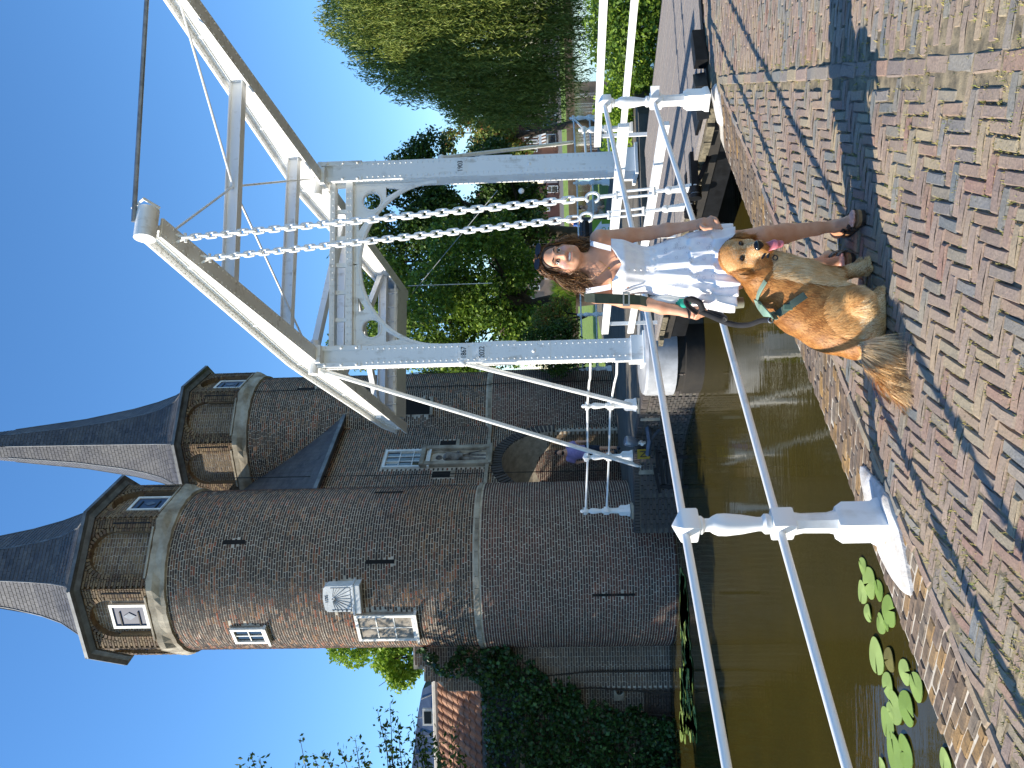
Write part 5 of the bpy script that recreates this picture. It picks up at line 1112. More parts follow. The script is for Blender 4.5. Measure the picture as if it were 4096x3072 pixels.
# ================================================================ bodies: smooth unions of tapered limbs, skinned with surface nets
class Body:
    def __init__(s): s.p = []
    def cone(s, a, b, ra, rb, k=.02, mat=0, flat=None, op='u'): s.p.append(('c', np.asarray(a, float), np.asarray(b, float), ra, rb, k, mat, flat, op)); return s
    def chain(s, pts, rs, k=.02, mat=0, flat=None):
        for i in range(len(pts)-1): s.cone(pts[i], pts[i+1], rs[i], rs[i+1], k, mat, flat)
        return s
    def ell(s, c, r, ax=None, k=.02, mat=0, op='u'): s.p.append(('e', np.asarray(c, float), np.asarray(r, float), np.array(ax if ax is not None else np.eye(3), float), None, k, mat, None, op)); return s
    @staticmethod
    def dist(q, P):
        if q[0] == 'c':
            a, b, ra, rb, fl = q[1], q[2], q[3], q[4], q[7]; pa = P-a; ba = b-a; t = np.clip((pa@ba)/max(ba@ba, 1e-9), 0, 1); d = pa-t[..., None]*ba
            if fl is not None: n, f = fl; c = d@n; d = d+(c*(1/f-1))[..., None]*n
            return np.sqrt((d*d).sum(-1))-(ra+(rb-ra)*t)
        d = (P-q[1])@q[3].T; r = q[2]; k0 = np.sqrt(((d/r)**2).sum(-1)); k1 = np.sqrt(((d/r**2)**2).sum(-1))+1e-9; return k0*(k0-1)/k1
    def box(s, q):
        if q[0] == 'c': r = max(q[3], q[4])*(1 if q[7] is None else max(1, q[7][1])); return np.minimum(q[1], q[2])-r, np.maximum(q[1], q[2])+r
        r = q[2].max(); return q[1]-r, q[1]+r
    def mesh(s, name, mats, parent, h=.006, smooth_it=1):
        us = [q for q in s.p if q[8] == 'u']; lo = np.min([s.box(q)[0] for q in us], 0)-.03; hi = np.max([s.box(q)[1] for q in us], 0)+.03
        n = np.ceil((hi-lo)/h).astype(int)+1; D = np.full(n, .2, np.float32); M = np.zeros(n, np.int8); DM = np.full(n, 9., np.float32)
        for q in s.p:
            a, b = s.box(q); pad = max(.03, q[5]*2); i0 = np.maximum(((a-pad-lo)/h).astype(int), 0); i1 = np.minimum(((b+pad-lo)/h).astype(int)+2, n)
            sl = tuple(slice(i0[k], i1[k]) for k in range(3)); g = np.stack(np.meshgrid(*[lo[k]+h*np.arange(i0[k], i1[k]) for k in range(3)], indexing='ij'), -1)
            d = s.dist(q, g).astype(np.float32); k = q[5]; o = D[sl]
            if q[8] == 'u':
                hh = np.clip(.5+.5*(o-d)/k, 0, 1); D[sl] = o*(1-hh)+d*hh-k*hh*(1-hh); dm = DM[sl]; w_ = d < dm; dm[w_] = d[w_]; mm = M[sl]; mm[w_] = q[6]
            elif q[8] == 's':
                hh = np.clip(.5-.5*(o+d)/k, 0, 1); D[sl] = o*(1-hh)-d*hh+k*hh*(1-hh)
            else:                                            # paint only
                w_ = d < 0; mm = M[sl]; mm[w_] = q[6]; dm = DM[sl]; dm[w_] = -9
        v, f, cell = nets(D); P = lo+v*h; mi = M[cell[:, 0], cell[:, 1], cell[:, 2]]
        for _ in range(smooth_it):
            acc = np.zeros_like(P); cnt = np.zeros(len(P))
            for a, b in ((0, 1), (1, 2), (2, 3), (3, 0)):
                np.add.at(acc, f[:, a], P[f[:, b]]); np.add.at(acc, f[:, b], P[f[:, a]]); np.add.at(cnt, f[:, a], 1); np.add.at(cnt, f[:, b], 1)
            P = P*.5+.5*acc/np.maximum(cnt, 1)[:, None]
        o = arr_mesh(name, P, f, None, parent, True); me = o.data
        for m_ in mats: me.materials.append(MATS[m_])
        me.polygons.foreach_set('material_index', mi[f[:, 0]].astype(np.int32)); s.P, s.f = P, f; return o
def nets(D):
    s = D < 0; c = [s[i:s.shape[0]-1+i, j:s.shape[1]-1+j, k:s.shape[2]-1+k] for i in (0, 1) for j in (0, 1) for k in (0, 1)]
    cnt = sum(x.astype(np.int8) for x in c); cells = np.argwhere((cnt > 0) & (cnt < 8)); idx = np.full(cnt.shape, -1, np.int32); idx[tuple(cells.T)] = np.arange(len(cells))
    acc = np.zeros((len(cells), 3)); num = np.zeros(len(cells)); cor = [np.array((i, j, k)) for i in (0, 1) for j in (0, 1) for k in (0, 1)]
    val = [D[tuple((cells+o).T)] for o in cor]
    for a in range(8):
        for b in range(a+1, 8):
            if np.abs(cor[a]-cor[b]).sum() != 1: continue
            m_ = (val[a] < 0) != (val[b] < 0); t = val[a]/(val[a]-val[b]+1e-12); p = cor[a]+(cor[b]-cor[a])*t[:, None]; acc[m_] += p[m_]; num[m_] += 1
    v = cells+acc/num[:, None]; F_ = []
    for ax in range(3):
        o1, o2 = [(1, 2), (2, 0), (0, 1)][ax]; sh = list(D.shape); A = np.take(s, range(sh[ax]-1), ax); B = np.take(s, range(1, sh[ax]), ax)
        e = np.argwhere(A != B); e = e[(e[:, o1] > 0) & (e[:, o2] > 0) & (e[:, o1] < sh[o1]-1) & (e[:, o2] < sh[o2]-1)]
        fl = A[tuple(e.T)]; u1 = np.eye(3, dtype=int)[o1]; u2 = np.eye(3, dtype=int)[o2]
        q = np.stack([idx[tuple((e-u1-u2).T)], idx[tuple((e-u2).T)], idx[tuple(e.T)], idx[tuple((e-u1).T)]], 1); q[~fl] = q[~fl][:, ::-1]; F_.append(q)
    f = np.concatenate(F_); f = f[(f >= 0).all(1)]; return v, f, cells
def skin(name, c, c2):
    t = NT(name); n = t.noise(14, 3); col = t.mix(t.step(n, .35, .7), c, c2); t.done(col, .5, 0, .4); t.b.inputs['Subsurface Weight'].default_value = .08; t.b.inputs['Subsurface Radius'].default_value = (.01, .004, .002); t.bump(t.noise(300, 2), .05, .002)
skin('skin', 'd39f80', 'c58c6c'); skin('skin_pink', 'dba696', 'cd9686'); flat('lip', 'b9766a', 'ae6a60', 30, .4); flat('teeth', 'efe9df', 'e4ded2', 30, .3); flat('eye_white', 'd9d6d0', 'd0cdc6', 30, .2); flat('eye_dark', '2a1c14', '1c130e', 30, .15); flat('brow', '4a3424', '3c2a1e', 60, .8)
flat('black_plastic', '0e0e10', '16161a', 20, .15); flat('gold', 'c79a4a', 'b58a3e', 20, .3, .9)
flat('sandal_leather', '30241e', '241b17', 40, .55, bump=.2); flat('cork', 'a07850', '84603e', 60, .9)
def cloth(name, c, c2, bump=.25, sc=300):
    t = NT(name); t.bump(t.noise(sc, 2), bump, .002); t.done(t.mix(t.step(t.noise(20, 3), .4, .6), c, c2), .85, 0, .3); t.b.inputs['Sheen Weight'].default_value = .15
cloth('white_cotton', 'f0eff0', 'e6e5ea', .2, 160); cloth('strap_green', '46503f', '3c4538'); cloth('bag_teal', '2aa58a', '249076'); cloth('bag_white', 'dcdcd6', 'c8c8c2'); cloth('leash_black', '121214', '1c1c20')
# ---------------------------------------------------------------- woman
WY_ = 4.30
def W(U, V, dy=0.): return atY(U, V, WY_+dy)
wm = empty('person', W(2080, 3440)*V3(1, 1, 0), 'smiling woman with curly brown hair in a short white sundress and sandals', 'person')
B = Body()
hc = W(2036, 2238); up_h = nrm(V3(.10, .05, 1)); rt_h = nrm(np.cross(V3(0, 1, 0), up_h)); rt_h = rt_h if rt_h[0] > 0 else -rt_h; rt_h = nrm(rt_h+V3(0, .06, 0)); fr_h = nrm(np.cross(up_h, rt_h)); fr_h = fr_h if fr_h[1] < 0 else -fr_h
HX = np.array([rt_h, fr_h, up_h])
def Hd(x, y, z): return hc+rt_h*x+fr_h*y+up_h*z            # head frame: right in picture, towards camera, up
B.ell(Hd(0, -.022, .028), (.071, .09, .092), HX, .02)      # skull
B.ell(Hd(0, .022, -.03), (.06, .062, .082), HX, .02)       # face
B.ell(Hd(0, .045, -.085), (.036, .034, .03), HX, .025)     # chin
for s in (-1, 1):
    B.ell(Hd(.036*s, .058, -.03), (.026, .02, .022), HX, .02, 1); B.cone(Hd(.06*s, -.005, -.02), Hd(.048*s, .03, -.075), .02, .022, .03); B.ell(Hd(.069*s, -.012, -.015), (.012, .02, .03), HX, .01)
    B.cone(Hd(.012*s, .079, .022), Hd(.045*s, .068, .024), .009, .008, .018)
    B.ell(Hd(.03*s, .088, .003), (.02, .018, .012), HX, .014, 0, 's')
B.cone(Hd(0, .08, .008), Hd(0, .097, -.028), .0085, .0125, .014); 
for s in (-1, 1): B.ell(Hd(.011*s, .088, -.032), (.009, .011, .008), HX, .008)
B.cone(Hd(-.028, .071, -.05), Hd(.028, .071, -.05), .009, .009, .008); B.cone(Hd(-.024, .072, -.067), Hd(.024, .072, -.067), .01, .01, .008)
B.ell(Hd(0, .09, -.057), (.027, .022, .008), HX, .006, 0, 's')
for zz in (-.0495, -.0665): B.ell(Hd(0, .082, zz), (.025, .02, .004), HX, .006, 2, 'p')
nb = W(2005, 2395, .03); B.cone(Hd(0, -.02, -.07), nb, .052, .056, .03)
sR, sL = W(1897, 2382, .03), W(2115, 2398, .03); ch = W(2003, 2465, .02)
B.ell(W(2002, 2480, .03), (.135, .085, .15), None, .04); B.ell(W(1992, 2590, .03), (.112, .08, .12), None, .05); B.ell(W(1990, 2735, .03), (.158, .1, .13), None, .05)
for q in (sR, sL): B.cone(nb+(q-nb)*.15, q, .05, .05, .05)
for s in (-1, 1): B.ell(W(2000+50*s, 2492, -.045), (.058, .045, .055), None, .03)
eR, wR = W(1855, 2585, .03), W(1824, 2742, -.02); eL, wL = W(2140, 2598, .05), W(2170, 2772, -.03)
for q, e, w_ in ((sR, eR, wR), (sL, eL, wL)):
    B.chain([q, q*.45+e*.55, e, e*.6+w_*.4, w_], [.046, .041, .035, .035, .024], .02)
def hand(w_, pts, thumb):
    c = pts[0]; B.cone(w_, c, .024, .03, .02, 0, (V3(0, 1, 0), .7))
    for f in pts[1:]: B.chain([c, *f], [.014]+[.0085, .0078, .007][:len(f)], .005)
    B.chain([w_*.5+c*.5, *thumb], [.016, .011, .009], .01)
hL = W(2180, 2815, -.06)
hand(wL, [hL]+[[W(2162+i*14, 2848-abs(i-1.5)*3, -.08), W(2160+i*13, 2870-i*3, -.10), W(2158+i*11, 2888-i*6, -.105)] for i in range(4)], [W(2158, 2818, -.11), W(2160, 2846, -.125)])
hR = W(1815, 2785, -.03)
hand(wR, [hR]+[[W(1800+i*4, 2800+i*13-20, -.06), W(1815+i*4, 2808+i*12-20, -.085), W(1833+i*2, 2806+i*11-20, -.07)] for i in range(4)], [W(1838, 2778, -.06), W(1842, 2800, -.08)])
kL, aL = W(2128, 3050, -.03), W(2167, 3335, .05); kR, aR = W(1985, 3050, .05), W(2016, 3275, .12)
for hp, kn, an in ((W(2052, 2790, .03), kL, aL), (W(1935, 2790, .04), kR, aR)):
    B.chain([hp, hp*.5+kn*.5, kn], [.088, .072, .05], .03); m_ = kn*.68+an*.32+V3(0, .02, 0); B.chain([kn, m_, kn*.25+an*.75, an], [.048, .052, .034, .03], .02)
def foot(an, toe, heel, wid):
    d = nrm((toe-heel)*V3(1, 1, 0)); s_ = V3(d[1], -d[0], 0); z0 = .035
    H_ = V3(heel[0], heel[1], z0+.028); T_ = V3(toe[0], toe[1], z0+.018); B.cone(an, H_+Z*.01, .031, .03, .02); B.cone(an+d*.02-Z*.02, T_-d*.05+Z*.008, .03, .024, .02); B.cone(H_, T_-d*.04, .027, .02, .02, 0, (s_, 1.35))
    for i in range(5): k = (i-2)*.016*wid; B.cone(T_-d*(.05+abs(i-1)*.004)+s_*k, T_-d*(.012*abs(i-1.2))+s_*k*1.05, .010, .009 if i else .011, .006, 1)
    return d, s_, H_, T_
tL, hlL = atZ(2205, 3436, .03), None; tL = tL*V3(1, 1, 0); dL = nrm(V3(.16, -1, 0)); fL = foot(aL, tL, tL-dL*.22, 1)
tR = atZ(2026, 3394, .03)*V3(1, 1, 0); dR = nrm(V3(-.28, -1, 0)); fR = foot(aR, tR, tR-dR*.21, -1)
body = B.mesh('body', ['skin', 'skin_pink', 'lip'], wm, .0052, 1)
for s in (-1, 1):
    b = MB(); b.sphere(Hd(.031*s, .066, .004), .0125, 12); ey = b.build('eye', 'eye_white', wm, smooth=True); b = MB(); b.sphere(Hd(.031*s, .0745, .003), .0068, 10); b.build('iris', 'eye_dark', ey, smooth=True)
    b = MB(); b.tube([Hd(.013*s, .083, .026), Hd(.03*s, .083, .032), Hd(.05*s, .068, .025)], [.0035, .0035, .0015], 6); b.build('eyebrow', 'brow', wm); b = MB(); b.tube([Hd(.016*s, .078, .007), Hd(.031*s, .0805, .0115), Hd(.046*s, .072, .006)], .0017, 5); b.build('eyelash', 'brow', wm)
b = MB(); b.tube([Hd(x, .074-.5*x*x*20*.5, -.0565+6*x*x) for x in np.linspace(-.025, .025, 9)], .0075, 6, flat=.9); b.build('teeth', 'teeth', wm, smooth=True)
# hair: cap and curls
hcap = Body(); hcap.ell(Hd(0, -.03, .033), (.081, .099, .1), HX, .02); hcap.cone(Hd(-.06, -.04, -.02), W(1930, 2350, .05), .042, .036, .03); hcap.cone(Hd(.06, -.05, -.02), W(2098, 2355, .08), .042, .03, .03); hcap.ell(Hd(0, -.08, -.06), (.07, .045, .1), HX, .03)
hcap.ell(Hd(0, .095, -.005), (.066, .092, .1), HX, .012, 0, 's')
t = NT('hair'); t.done(t.ramp(t.rand(), [(0, '3c291a'), (.4, '5f422a'), (.75, '86603c'), (1, 'ad8050')]), .45, 0, .4); flat('hair_under', '46301f', '32231a', 60, .7)
hair = hcap.mesh('hair', ['hair_under'], wm, .007, 1)
g = np.random.default_rng(5); vs = []; qs = []
def ribbon(pts, w_, nrm_=None):
    n = len(vs); pts = np.array(pts); d = np.gradient(pts, axis=0); d /= np.linalg.norm(d, axis=1)[:, None]; a = np.cross(d, g.normal(size=3)); a /= np.linalg.norm(a, axis=1)[:, None]+1e-9; L = len(pts); ww = w_*np.linspace(1, .35, L)[:, None]
    for p, x in zip(pts, a*ww): vs.extend((p-x, p+x))
    for i in range(L-1): qs.append((n+2*i, n+2*i+1, n+2*i+3, n+2*i+2))
for _ in range(1500):
    ph = g.uniform(-2.75, 2.75); el = g.uniform(.1, 1.35)     # azimuth 0 = back of the head
    x, y, z = math.sin(ph)*math.cos(el), -math.cos(ph)*math.cos(el), math.sin(el)
    if y > .5 and z < .62: continue
    if y > .2 and abs(x) < .12: x = .12*(1 if x > 0 else -1)
    st = Hd(x*.086, -.03+y*.103, .033+z*.104); side = 1 if x > 0 else -1
    end = (W(g.normal(2088, 18), g.uniform(2310, 2385), .07+g.normal()*.03) if side > 0 else W(g.normal(1935, 24), g.uniform(2300, 2400), .02+g.normal()*.04))
    if abs(x) < .25 and y < 0: end = Hd(x*.1, -.11, -.19-g.random()*.05)
    midp = Hd(side*max(abs(x), .55)*.1, -.03+y*.06, -.03); n_ = 13; tt = np.linspace(0, 1, n_)[:, None]; base = st*(1-tt)**2+2*midp*tt*(1-tt)+end*tt**2
    am = .002+.013*tt; fq = g.uniform(9, 15); p0_ = g.uniform(0, 6.28); base = base+am*(np.sin(fq*tt*1.6+p0_)*g.normal(size=3)*.7+np.cos(fq*tt*1.6+p0_)*g.normal(size=3)*.7); ribbon(base, g.uniform(.0016, .0034))
for _ in range(700):                                          # hair combed from the parting to both sides
    sd_ = 1 if g.random() < .5 else -1; yy = g.uniform(-.09, .052); x0 = -.008; el = 1.0
    def sk(a, yv): return Hd(x0+math.sin(a)*.084*sd_, yv-.02*abs(math.sin(a)), .033+math.cos(a)*.103*math.sqrt(max(0, 1-((yv+.03)/.105)**2)))
    end = W(g.normal(2095, 14), g.uniform(2290, 2370), .05) if sd_ > 0 else W(g.normal(1945, 20), g.uniform(2290, 2385), .0)
    pts_ = [sk(a, yy) for a in (0, .4, .8, 1.2, 1.6)]; pts_ += [pts_[-1]*.5+end*.5+V3(sd_*.025, 0, 0)+g.normal(size=3)*.012, end]
    pts_ = np.array(pts_); tt = np.linspace(0, 6, 15); pts_ = np.stack([np.interp(tt, range(7), pts_[:, k]) for k in range(3)], 1)+g.normal(size=(15, 3))*.0022; ribbon(pts_, g.uniform(.0016, .003))
for _ in range(26):                                           # loose wisps by the face
    st = Hd(-.06, .03, .06+g.normal()*.01); ribbon([st, Hd(-.066, .045, .0)+g.normal(size=3)*.006, Hd(-.062, .04, -.06)+g.normal(size=3)*.01, W(1962+g.normal()*12, 2345+g.normal()*14, -.06)], .0012)
adopt(arr_mesh('curls', np.array(vs), qs, 'hair', None, True), None).parent = hair; bpy.data.objects['curls'].location = (0, 0, 0)
b = MB(); 
for s in (-1, 1):
    c = Hd(.036*s, .03, .112); n2 = nrm(up_h*.8+fr_h*.6); x2 = nrm(rt_h); y2 = np.cross(n2, x2); b.add([c+x2*.036*math.cos(a)+y2*.026*math.sin(a)*(1.0)+n2*dz_ for dz_ in (0, .007) for a in np.linspace(0, 6.28, 19)[:18]], [tuple(range(18))[::-1], tuple(range(18, 36))]+[(i, (i+1) % 18, 18+(i+1) % 18, 18+i) for i in range(18)])
    b.tube([Hd(.07*s, .02, .1), Hd(.086*s, -.03, .06), Hd(.084*s, -.07, .03)], .0035, 6)
b.tube([Hd(-.01, .04, .115), Hd(.01, .04, .115)], .005, 6); sg_ = tag(b.build('sunglasses', 'black_plastic', None, smooth=True), 'black sunglasses pushed up on top of the head of the woman', 'sunglasses')
# dress
def loft(keys, nth, ztop=None, fold=None, nz=60):
    ks = np.array([k[0] for k in keys], float); vals = np.array([[*W(k[1], k[0], k[4] if len(k) > 4 else .03), k[2], k[3]] for k in keys]); out = []
    for i in range(nz+1):
        for j in range(nth):
            th = 2*math.pi*j/nth; V = ks[0]+(ks[-1]-ks[0])*i/nz
            if ztop is not None: tp = ztop(th); V = tp+(ks[-1]-tp)*i/nz
            c = np.array([np.interp(V, ks, vals[:, m_]) for m_ in range(5)]); f = fold(th, V) if fold else 0; r = np.array([math.sin(th), -math.cos(th), 0]); out.append(c[:3]+V3(r[0]*(c[3]+f), r[1]*(c[4]+f), 0))
    fs = [(i*nth+j, i*nth+(j+1) % nth, (i+1)*nth+(j+1) % nth, (i+1)*nth+j) for i in range(nz) for j in range(nth)]; return np.array(out), fs
keys = [(2400, 2003, .152, .118, .02), (2440, 2003, .152, .132, .01), (2490, 2001, .150, .138, .005), (2530, 1997, .136, .122, .02), (2570, 1993, .127, .104, .03), (2606, 1990, .126, .104, .03), (2622, 1990, .137, .112), (2680, 1992, .163, .13), (2740, 1994, .178, .142), (2748, 1994, .186, .15), (2830, 1996, .203, .165), (2838, 1996, .211, .172), (2926, 1996, .228, .19)]
def fold(th, V):
    if V < 2610: return .0022*math.sin(16*th+V*.01)*(1 if V > 2500 else .6)+(.004 if abs(V-2606) < 8 else 0)
    k = (V-2610)/316; tier = 0 if V < 2744 else 1 if V < 2834 else 2; ph = (0, 1.3, 2.9)[tier]
    return (.003+.013*k)*math.sin((13+3*tier)*th+ph+1.2*math.sin(3*th+tier))+.006*k*math.sin(31*th+ph*2+V*.02)+.005*k*math.sin(7*th-V*.018)+.0015*math.sin(57*th+V*.05)
def ztop(th):
    f = math.cos(th)                                          # 1 at the front
    a = abs(math.atan2(math.sin(th), math.cos(th))); return 2478-38*min(1, a/.62)**1.0 if a < .62 else 2440+ (8*(a-.62) if a < 1.6 else 8+25*min(1, (a-1.6)))
P, fs = loft(keys, 150, ztop, fold, 70)
hm = P[-150:]
dress = arr_mesh('dress', P, fs, 'white_cotton', wm, True); md = dress.modifiers.new('solid', 'SOLIDIFY'); md.thickness = .003; md.offset = 1
b = MB()
for sgn, U0, U1 in ((1, 2078, 2100), (-1, 1925, 1908)):
    q0 = W(U0, 2444, -.118); q1 = W((U0+U1)/2, 2400, -.088); q2 = W(U1, 2352+(10 if sgn > 0 else -8), -.01); q3 = W(U1+sgn*2, 2362, .06); q4 = W(U0, 2440, .12); pth = [q0, q1, q2, q3, q4]
    for i in range(4): x_ = V3(1, 0, 0)*.014; b.add([pth[i]-x_, pth[i]+x_, pth[i+1]+x_, pth[i+1]-x_], [(0, 1, 2, 3)])
st_ = b.build('dress_strap', 'white_cotton', wm); md = st_.modifiers.new('solid', 'SOLIDIFY'); md.thickness = .004; md.offset = 0
b = MB()
for i in range(5): b.sphere(W(1993, 2490+i*25, -.118+.0035*i), .006, 8)
b.build('buttons', flat('pearl', 'e8e4de', 'd8d4cc', 20, .3), dress, smooth=True)
g2 = np.random.default_rng(3); b = MB()
for _ in range(70):                                           # cut-out eyelets of the embroidery, each a small ring of dark slots
    i = int(g2.integers(30, 69)); j = int(g2.integers(-32, 33)) % 150; p = P[i*150+j]; n_ = nrm(V3(p[0]-W(1994, 2800)[0], (p[1]-WY_-.03)*1.2, .05))
    x, y, d = frame(n_)
    for k in range(7): a = 2*math.pi*k/7; c = p+n_*.0045+(x*math.cos(a)+y*math.sin(a))*.007; b.add([c+x*.0018, c+y*.0018, c-x*.0018, c-y*.0018], [(0, 1, 2, 3)])
b.build('eyelets', flat('eyelet_grey', '9a98a2', '8e8c98', 20, .9), dress, fix=False)
b = MB(); b.tube([W(1965, 2372, .01), W(1975, 2400, -.055), W(2000, 2432, -.083), W(2024, 2405, -.06), W(2040, 2375, .0)], .0012, 5); b.sphere(W(2000, 2436, -.086), .006, 8); b.build('necklace', 'gold', wm)
b = MB(); c = wR*.8+hR*.2; b.tube([c+V3(math.cos(a)*.029, math.sin(a)*.027, .006*math.cos(a)) for a in np.linspace(0, 6.28, 15)[:14]], .006, 6, closed=True); b.build('bracelet', 'leash_black', wm)
b = MB(); c = W(2190, 2854, -.088); b.tube([c+V3(math.cos(a)*.011, math.sin(a)*.011, 0) for a in np.linspace(0, 6.28, 11)[:10]], .0028, 5, closed=True); b.build('ring', 'gold', wm)
b = MB()
for i in range(6): b.tube([W(2100+i*4, 2643+2*math.sin(i*2), -.0+.0), W(2104+i*4, 2641-2*math.sin(i*2), .0)], .0016, 4)
b.build('tattoo', 'black_print', wm)
# sandals
for (d, s_, H_, T_), wid, lb in ((fL, 1, 'dark brown two strap sandal on the left foot of the woman, in front'), (fR, -1, 'dark brown two strap sandal on the right foot of the woman, beside the dog')):
    sn = empty('sandal', V3(H_[0], H_[1], 0), lb, 'sandal', 'sandals'); b = MB(); L = np.linalg.norm((T_-H_)[:2]); n = 28; ol = []
    for i in range(n):
        a = 2*math.pi*i/n; t_ = .5-.5*math.cos(a); w_ = (.034+.012*t_)*(1 if abs(math.sin(a)) > 1e-6 else 0)*min(1, abs(math.sin(a))*1.5)**.6*(1 if math.sin(a) > 0 else -1); ol.append(V3(H_[0], H_[1], 0)-d*.035+d*(L+.055)*t_+s_*w_)
    b.prism([p+Z*.003 for p in ol], (0, 0, .018)); b.build('sole', 'sandal_leather', sn); b = MB(); b.prism([p*1.0+Z*.021 for p in ol], (0, 0, .016)); b.build('footbed', 'cork', sn)
    for x0, h_, w_ in ((.48, .062, .044), (.74, .044, .05)):
        b = MB(); c = V3(H_[0], H_[1], 0)+d*L*x0; row = []
        for a in np.linspace(-.15, math.pi+.15, 15): row.append(c+s_*math.cos(a)*w_+Z*(.03+math.sin(a)*(h_-.0)))
        for wdt in (1,): b.add([p+d*o for o in (-.018, .018) for p in row], [(i, i+1, 15+i+1, 15+i) for i in range(14)])
        o = b.build('strap', 'sandal_leather', sn); md = o.modifiers.new('solid', 'SOLIDIFY'); md.thickness = .005; md.offset = 1
        b = MB(); p = row[3]+s_*.004; b.box(p, (.03, .006, .02), (d, s_, Z)); b.build('buckle', 'black_plastic', sn)
# shoulder bag
bg_ = empty('shoulder_bag', W(1858, 2740, .1), 'teal and white patterned shoulder bag on a dark green strap', 'bag'); b = MB(); pth = [W(1905, 2450, .13), W(1888, 2346, .07), W(1884, 2338, .0), W(1879, 2380, -.062), W(1876, 2470, -.06), W(1872, 2560, -.045), W(1862, 2600, .02)]
for i in range(6): x_ = V3(1, .15, 0)*.026; b.add([pth[i]-x_, pth[i]+x_, pth[i+1]+x_, pth[i+1]-x_], [(0, 1, 2, 3)])
o = b.build('strap', 'strap_green', bg_); md = o.modifiers.new('solid', 'SOLIDIFY'); md.thickness = .004; md.offset = 0
b = MB(); b.ring([W(1876+sx*28, 2505+sy*14, -.066) for sx, sy in ((-1, -1), (1, -1), (1, 1), (-1, 1))], [W(1876+sx*20, 2505+sy*8, -.066) for sx, sy in ((-1, -1), (1, -1), (1, 1), (-1, 1))], (0, -.006, 0)); b.build('buckle', 'galvanised', bg_)
bb = Body(); bb.ell(W(1868, 2670, .08), (.05, .11, .11), None, .02); bb.ell(W(1876, 2740, .1), (.05, .12, .1), None, .03); bb.ell(W(1856, 2600, .06), (.03, .05, .04), None, .02, 1); bb.ell(W(1850, 2735, .0), (.03, .05, .035), None, .02, 1); bb.mesh('pouch', ['bag_white', 'bag_teal'], bg_, .008)
b = MB(); c0, c1 = W(1856, 2905, .1), W(1862, 2972, .1); b.tube([c0, c1], .03, 14); tag(b.build('water_bottle', flat('bottle_olive', '8a8a78', '7a7a6a', 10, .3), None, smooth=True), 'olive bottle hanging below the hem of the white dress', 'bottle')
# ================================================================ dog
def Dg(U, V, Y): return atY(U, V, Y)
dg0 = atZ(1880, 3520, 0)
dog = empty('dog', V3(dg0[0], dg0[1], 0), 'sitting golden retriever with green harness looking at the camera, tongue out', 'dog')
D_ = Body()
c0, c1, c2, c3 = Dg(1930, 3110, 4.17), Dg(1868, 3215, 4.16), Dg(1798, 3330, 4.12), Dg(1745, 3425, 4.08)
D_.chain([c0, c1, c2, c3], [.135, .168, .165, .138], .05, 0, (V3(0, 1, 0), .8)); D_.ell(Dg(1958, 3175, 4.14), (.092, .11, .13), None, .05)
hd = Dg(2046, 2952, 4.08); D_.cone(Dg(2022, 2985, 4.13), Dg(1955, 3085, 4.17), .092, .13, .05)
fd = nrm(V3(.16, -.9, -.22)); hu = nrm(V3(.02, -.2, 1)-fd*(V3(.02, -.2, 1)@fd)); hr = np.cross(fd, hu); hr = hr if hr[0] > 0 else -hr
def Dh(x, y, z): return hd+hr*x+fd*y+hu*z
HA = np.array([hr, fd, hu])
D_.ell(Dh(0, 0, .01), (.086, .09, .084), HA, .02); D_.cone(Dh(0, .045, -.028), Dh(0, .135, -.045), .05, .036, .03); D_.ell(Dh(0, .03, .035), (.06, .06, .04), HA, .03)
for s in (-1, 1): D_.ell(Dh(.04*s, .055, -.035), (.03, .04, .03), HA, .02); D_.ell(Dh(.033*s, .082, .02), (.014, .016, .012), HA, .008, 0, 's')
D_.cone(Dh(0, .03, -.075), Dh(0, .105, -.095), .03, .022, .02)                    # lower jaw
for s, ln in ((-1, 1.), (1, .9)):
    D_.chain([Dh(.07*s, -.01, .035), Dh(.098*s, .0, -.01), Dh(.095*s, .012, -.07*ln)], [.022, .026, .018], .015, 1, (hr, .6))
def leg(pts, rs, paw, k=.03):
    D_.chain(pts, rs, k); d = nrm((paw-pts[-1])*V3(1, 1, 0)+V3(1e-6, 0, 0)); s_ = V3(d[1], -d[0], 0); D_.cone(pts[-1], paw, rs[-1], .03, .02, 2)
    for i in range(4): D_.cone(paw-d*.01+s_*(i-1.5)*.018, paw+d*.028+s_*(i-1.5)*.02-Z*.008, .016, .0135, .008, 2)
pf = atZ(2003, 3462, .022); leg([Dg(1965, 3230, 4.12), Dg(1952, 3315, 4.14), V3(pf[0]-.035, pf[1]+.03, .16), V3(pf[0]-.01, pf[1]+.02, .05)], [.068, .05, .038, .032], pf)
pf2 = atZ(2000, 3432, .022); leg([Dg(1965, 3230, 4.24), Dg(1955, 3315, 4.26), V3(pf2[0]-.03, pf2[1]+.02, .16), V3(pf2[0]-.01, pf2[1]+.02, .05)], [.06, .046, .036, .03], pf2)
ph = atZ(1890, 3512, .028); D_.ell(Dg(1815, 3412, 4.045), (.12, .075, .125), None, .1); D_.chain([Dg(1860, 3440, 3.97), V3(ph[0]-.14, ph[1]+.01, .06), V3(ph[0]-.05, ph[1], .04)], [.075, .045, .035], .03); leg([V3(ph[0]-.14, ph[1]+.01, .055), V3(ph[0]-.04, ph[1], .035)], [.045, .034], ph)
ph2 = atZ(1905, 3470, .028)+V3(0, .12, 0); D_.ell(Dg(1830, 3410, 4.22), (.11, .07, .12), None, .04); leg([V3(ph2[0]-.13, ph2[1], .055), V3(ph2[0]-.04, ph2[1], .035)], [.05, .034], ph2)
tl = [Dg(1725, 3460, 4.06), atZ(1660, 3500, .09), atZ(1590, 3540, .05), atZ(1530, 3570, .035)]; D_.chain(tl, [.07, .045, .03, .02], .03, 3)
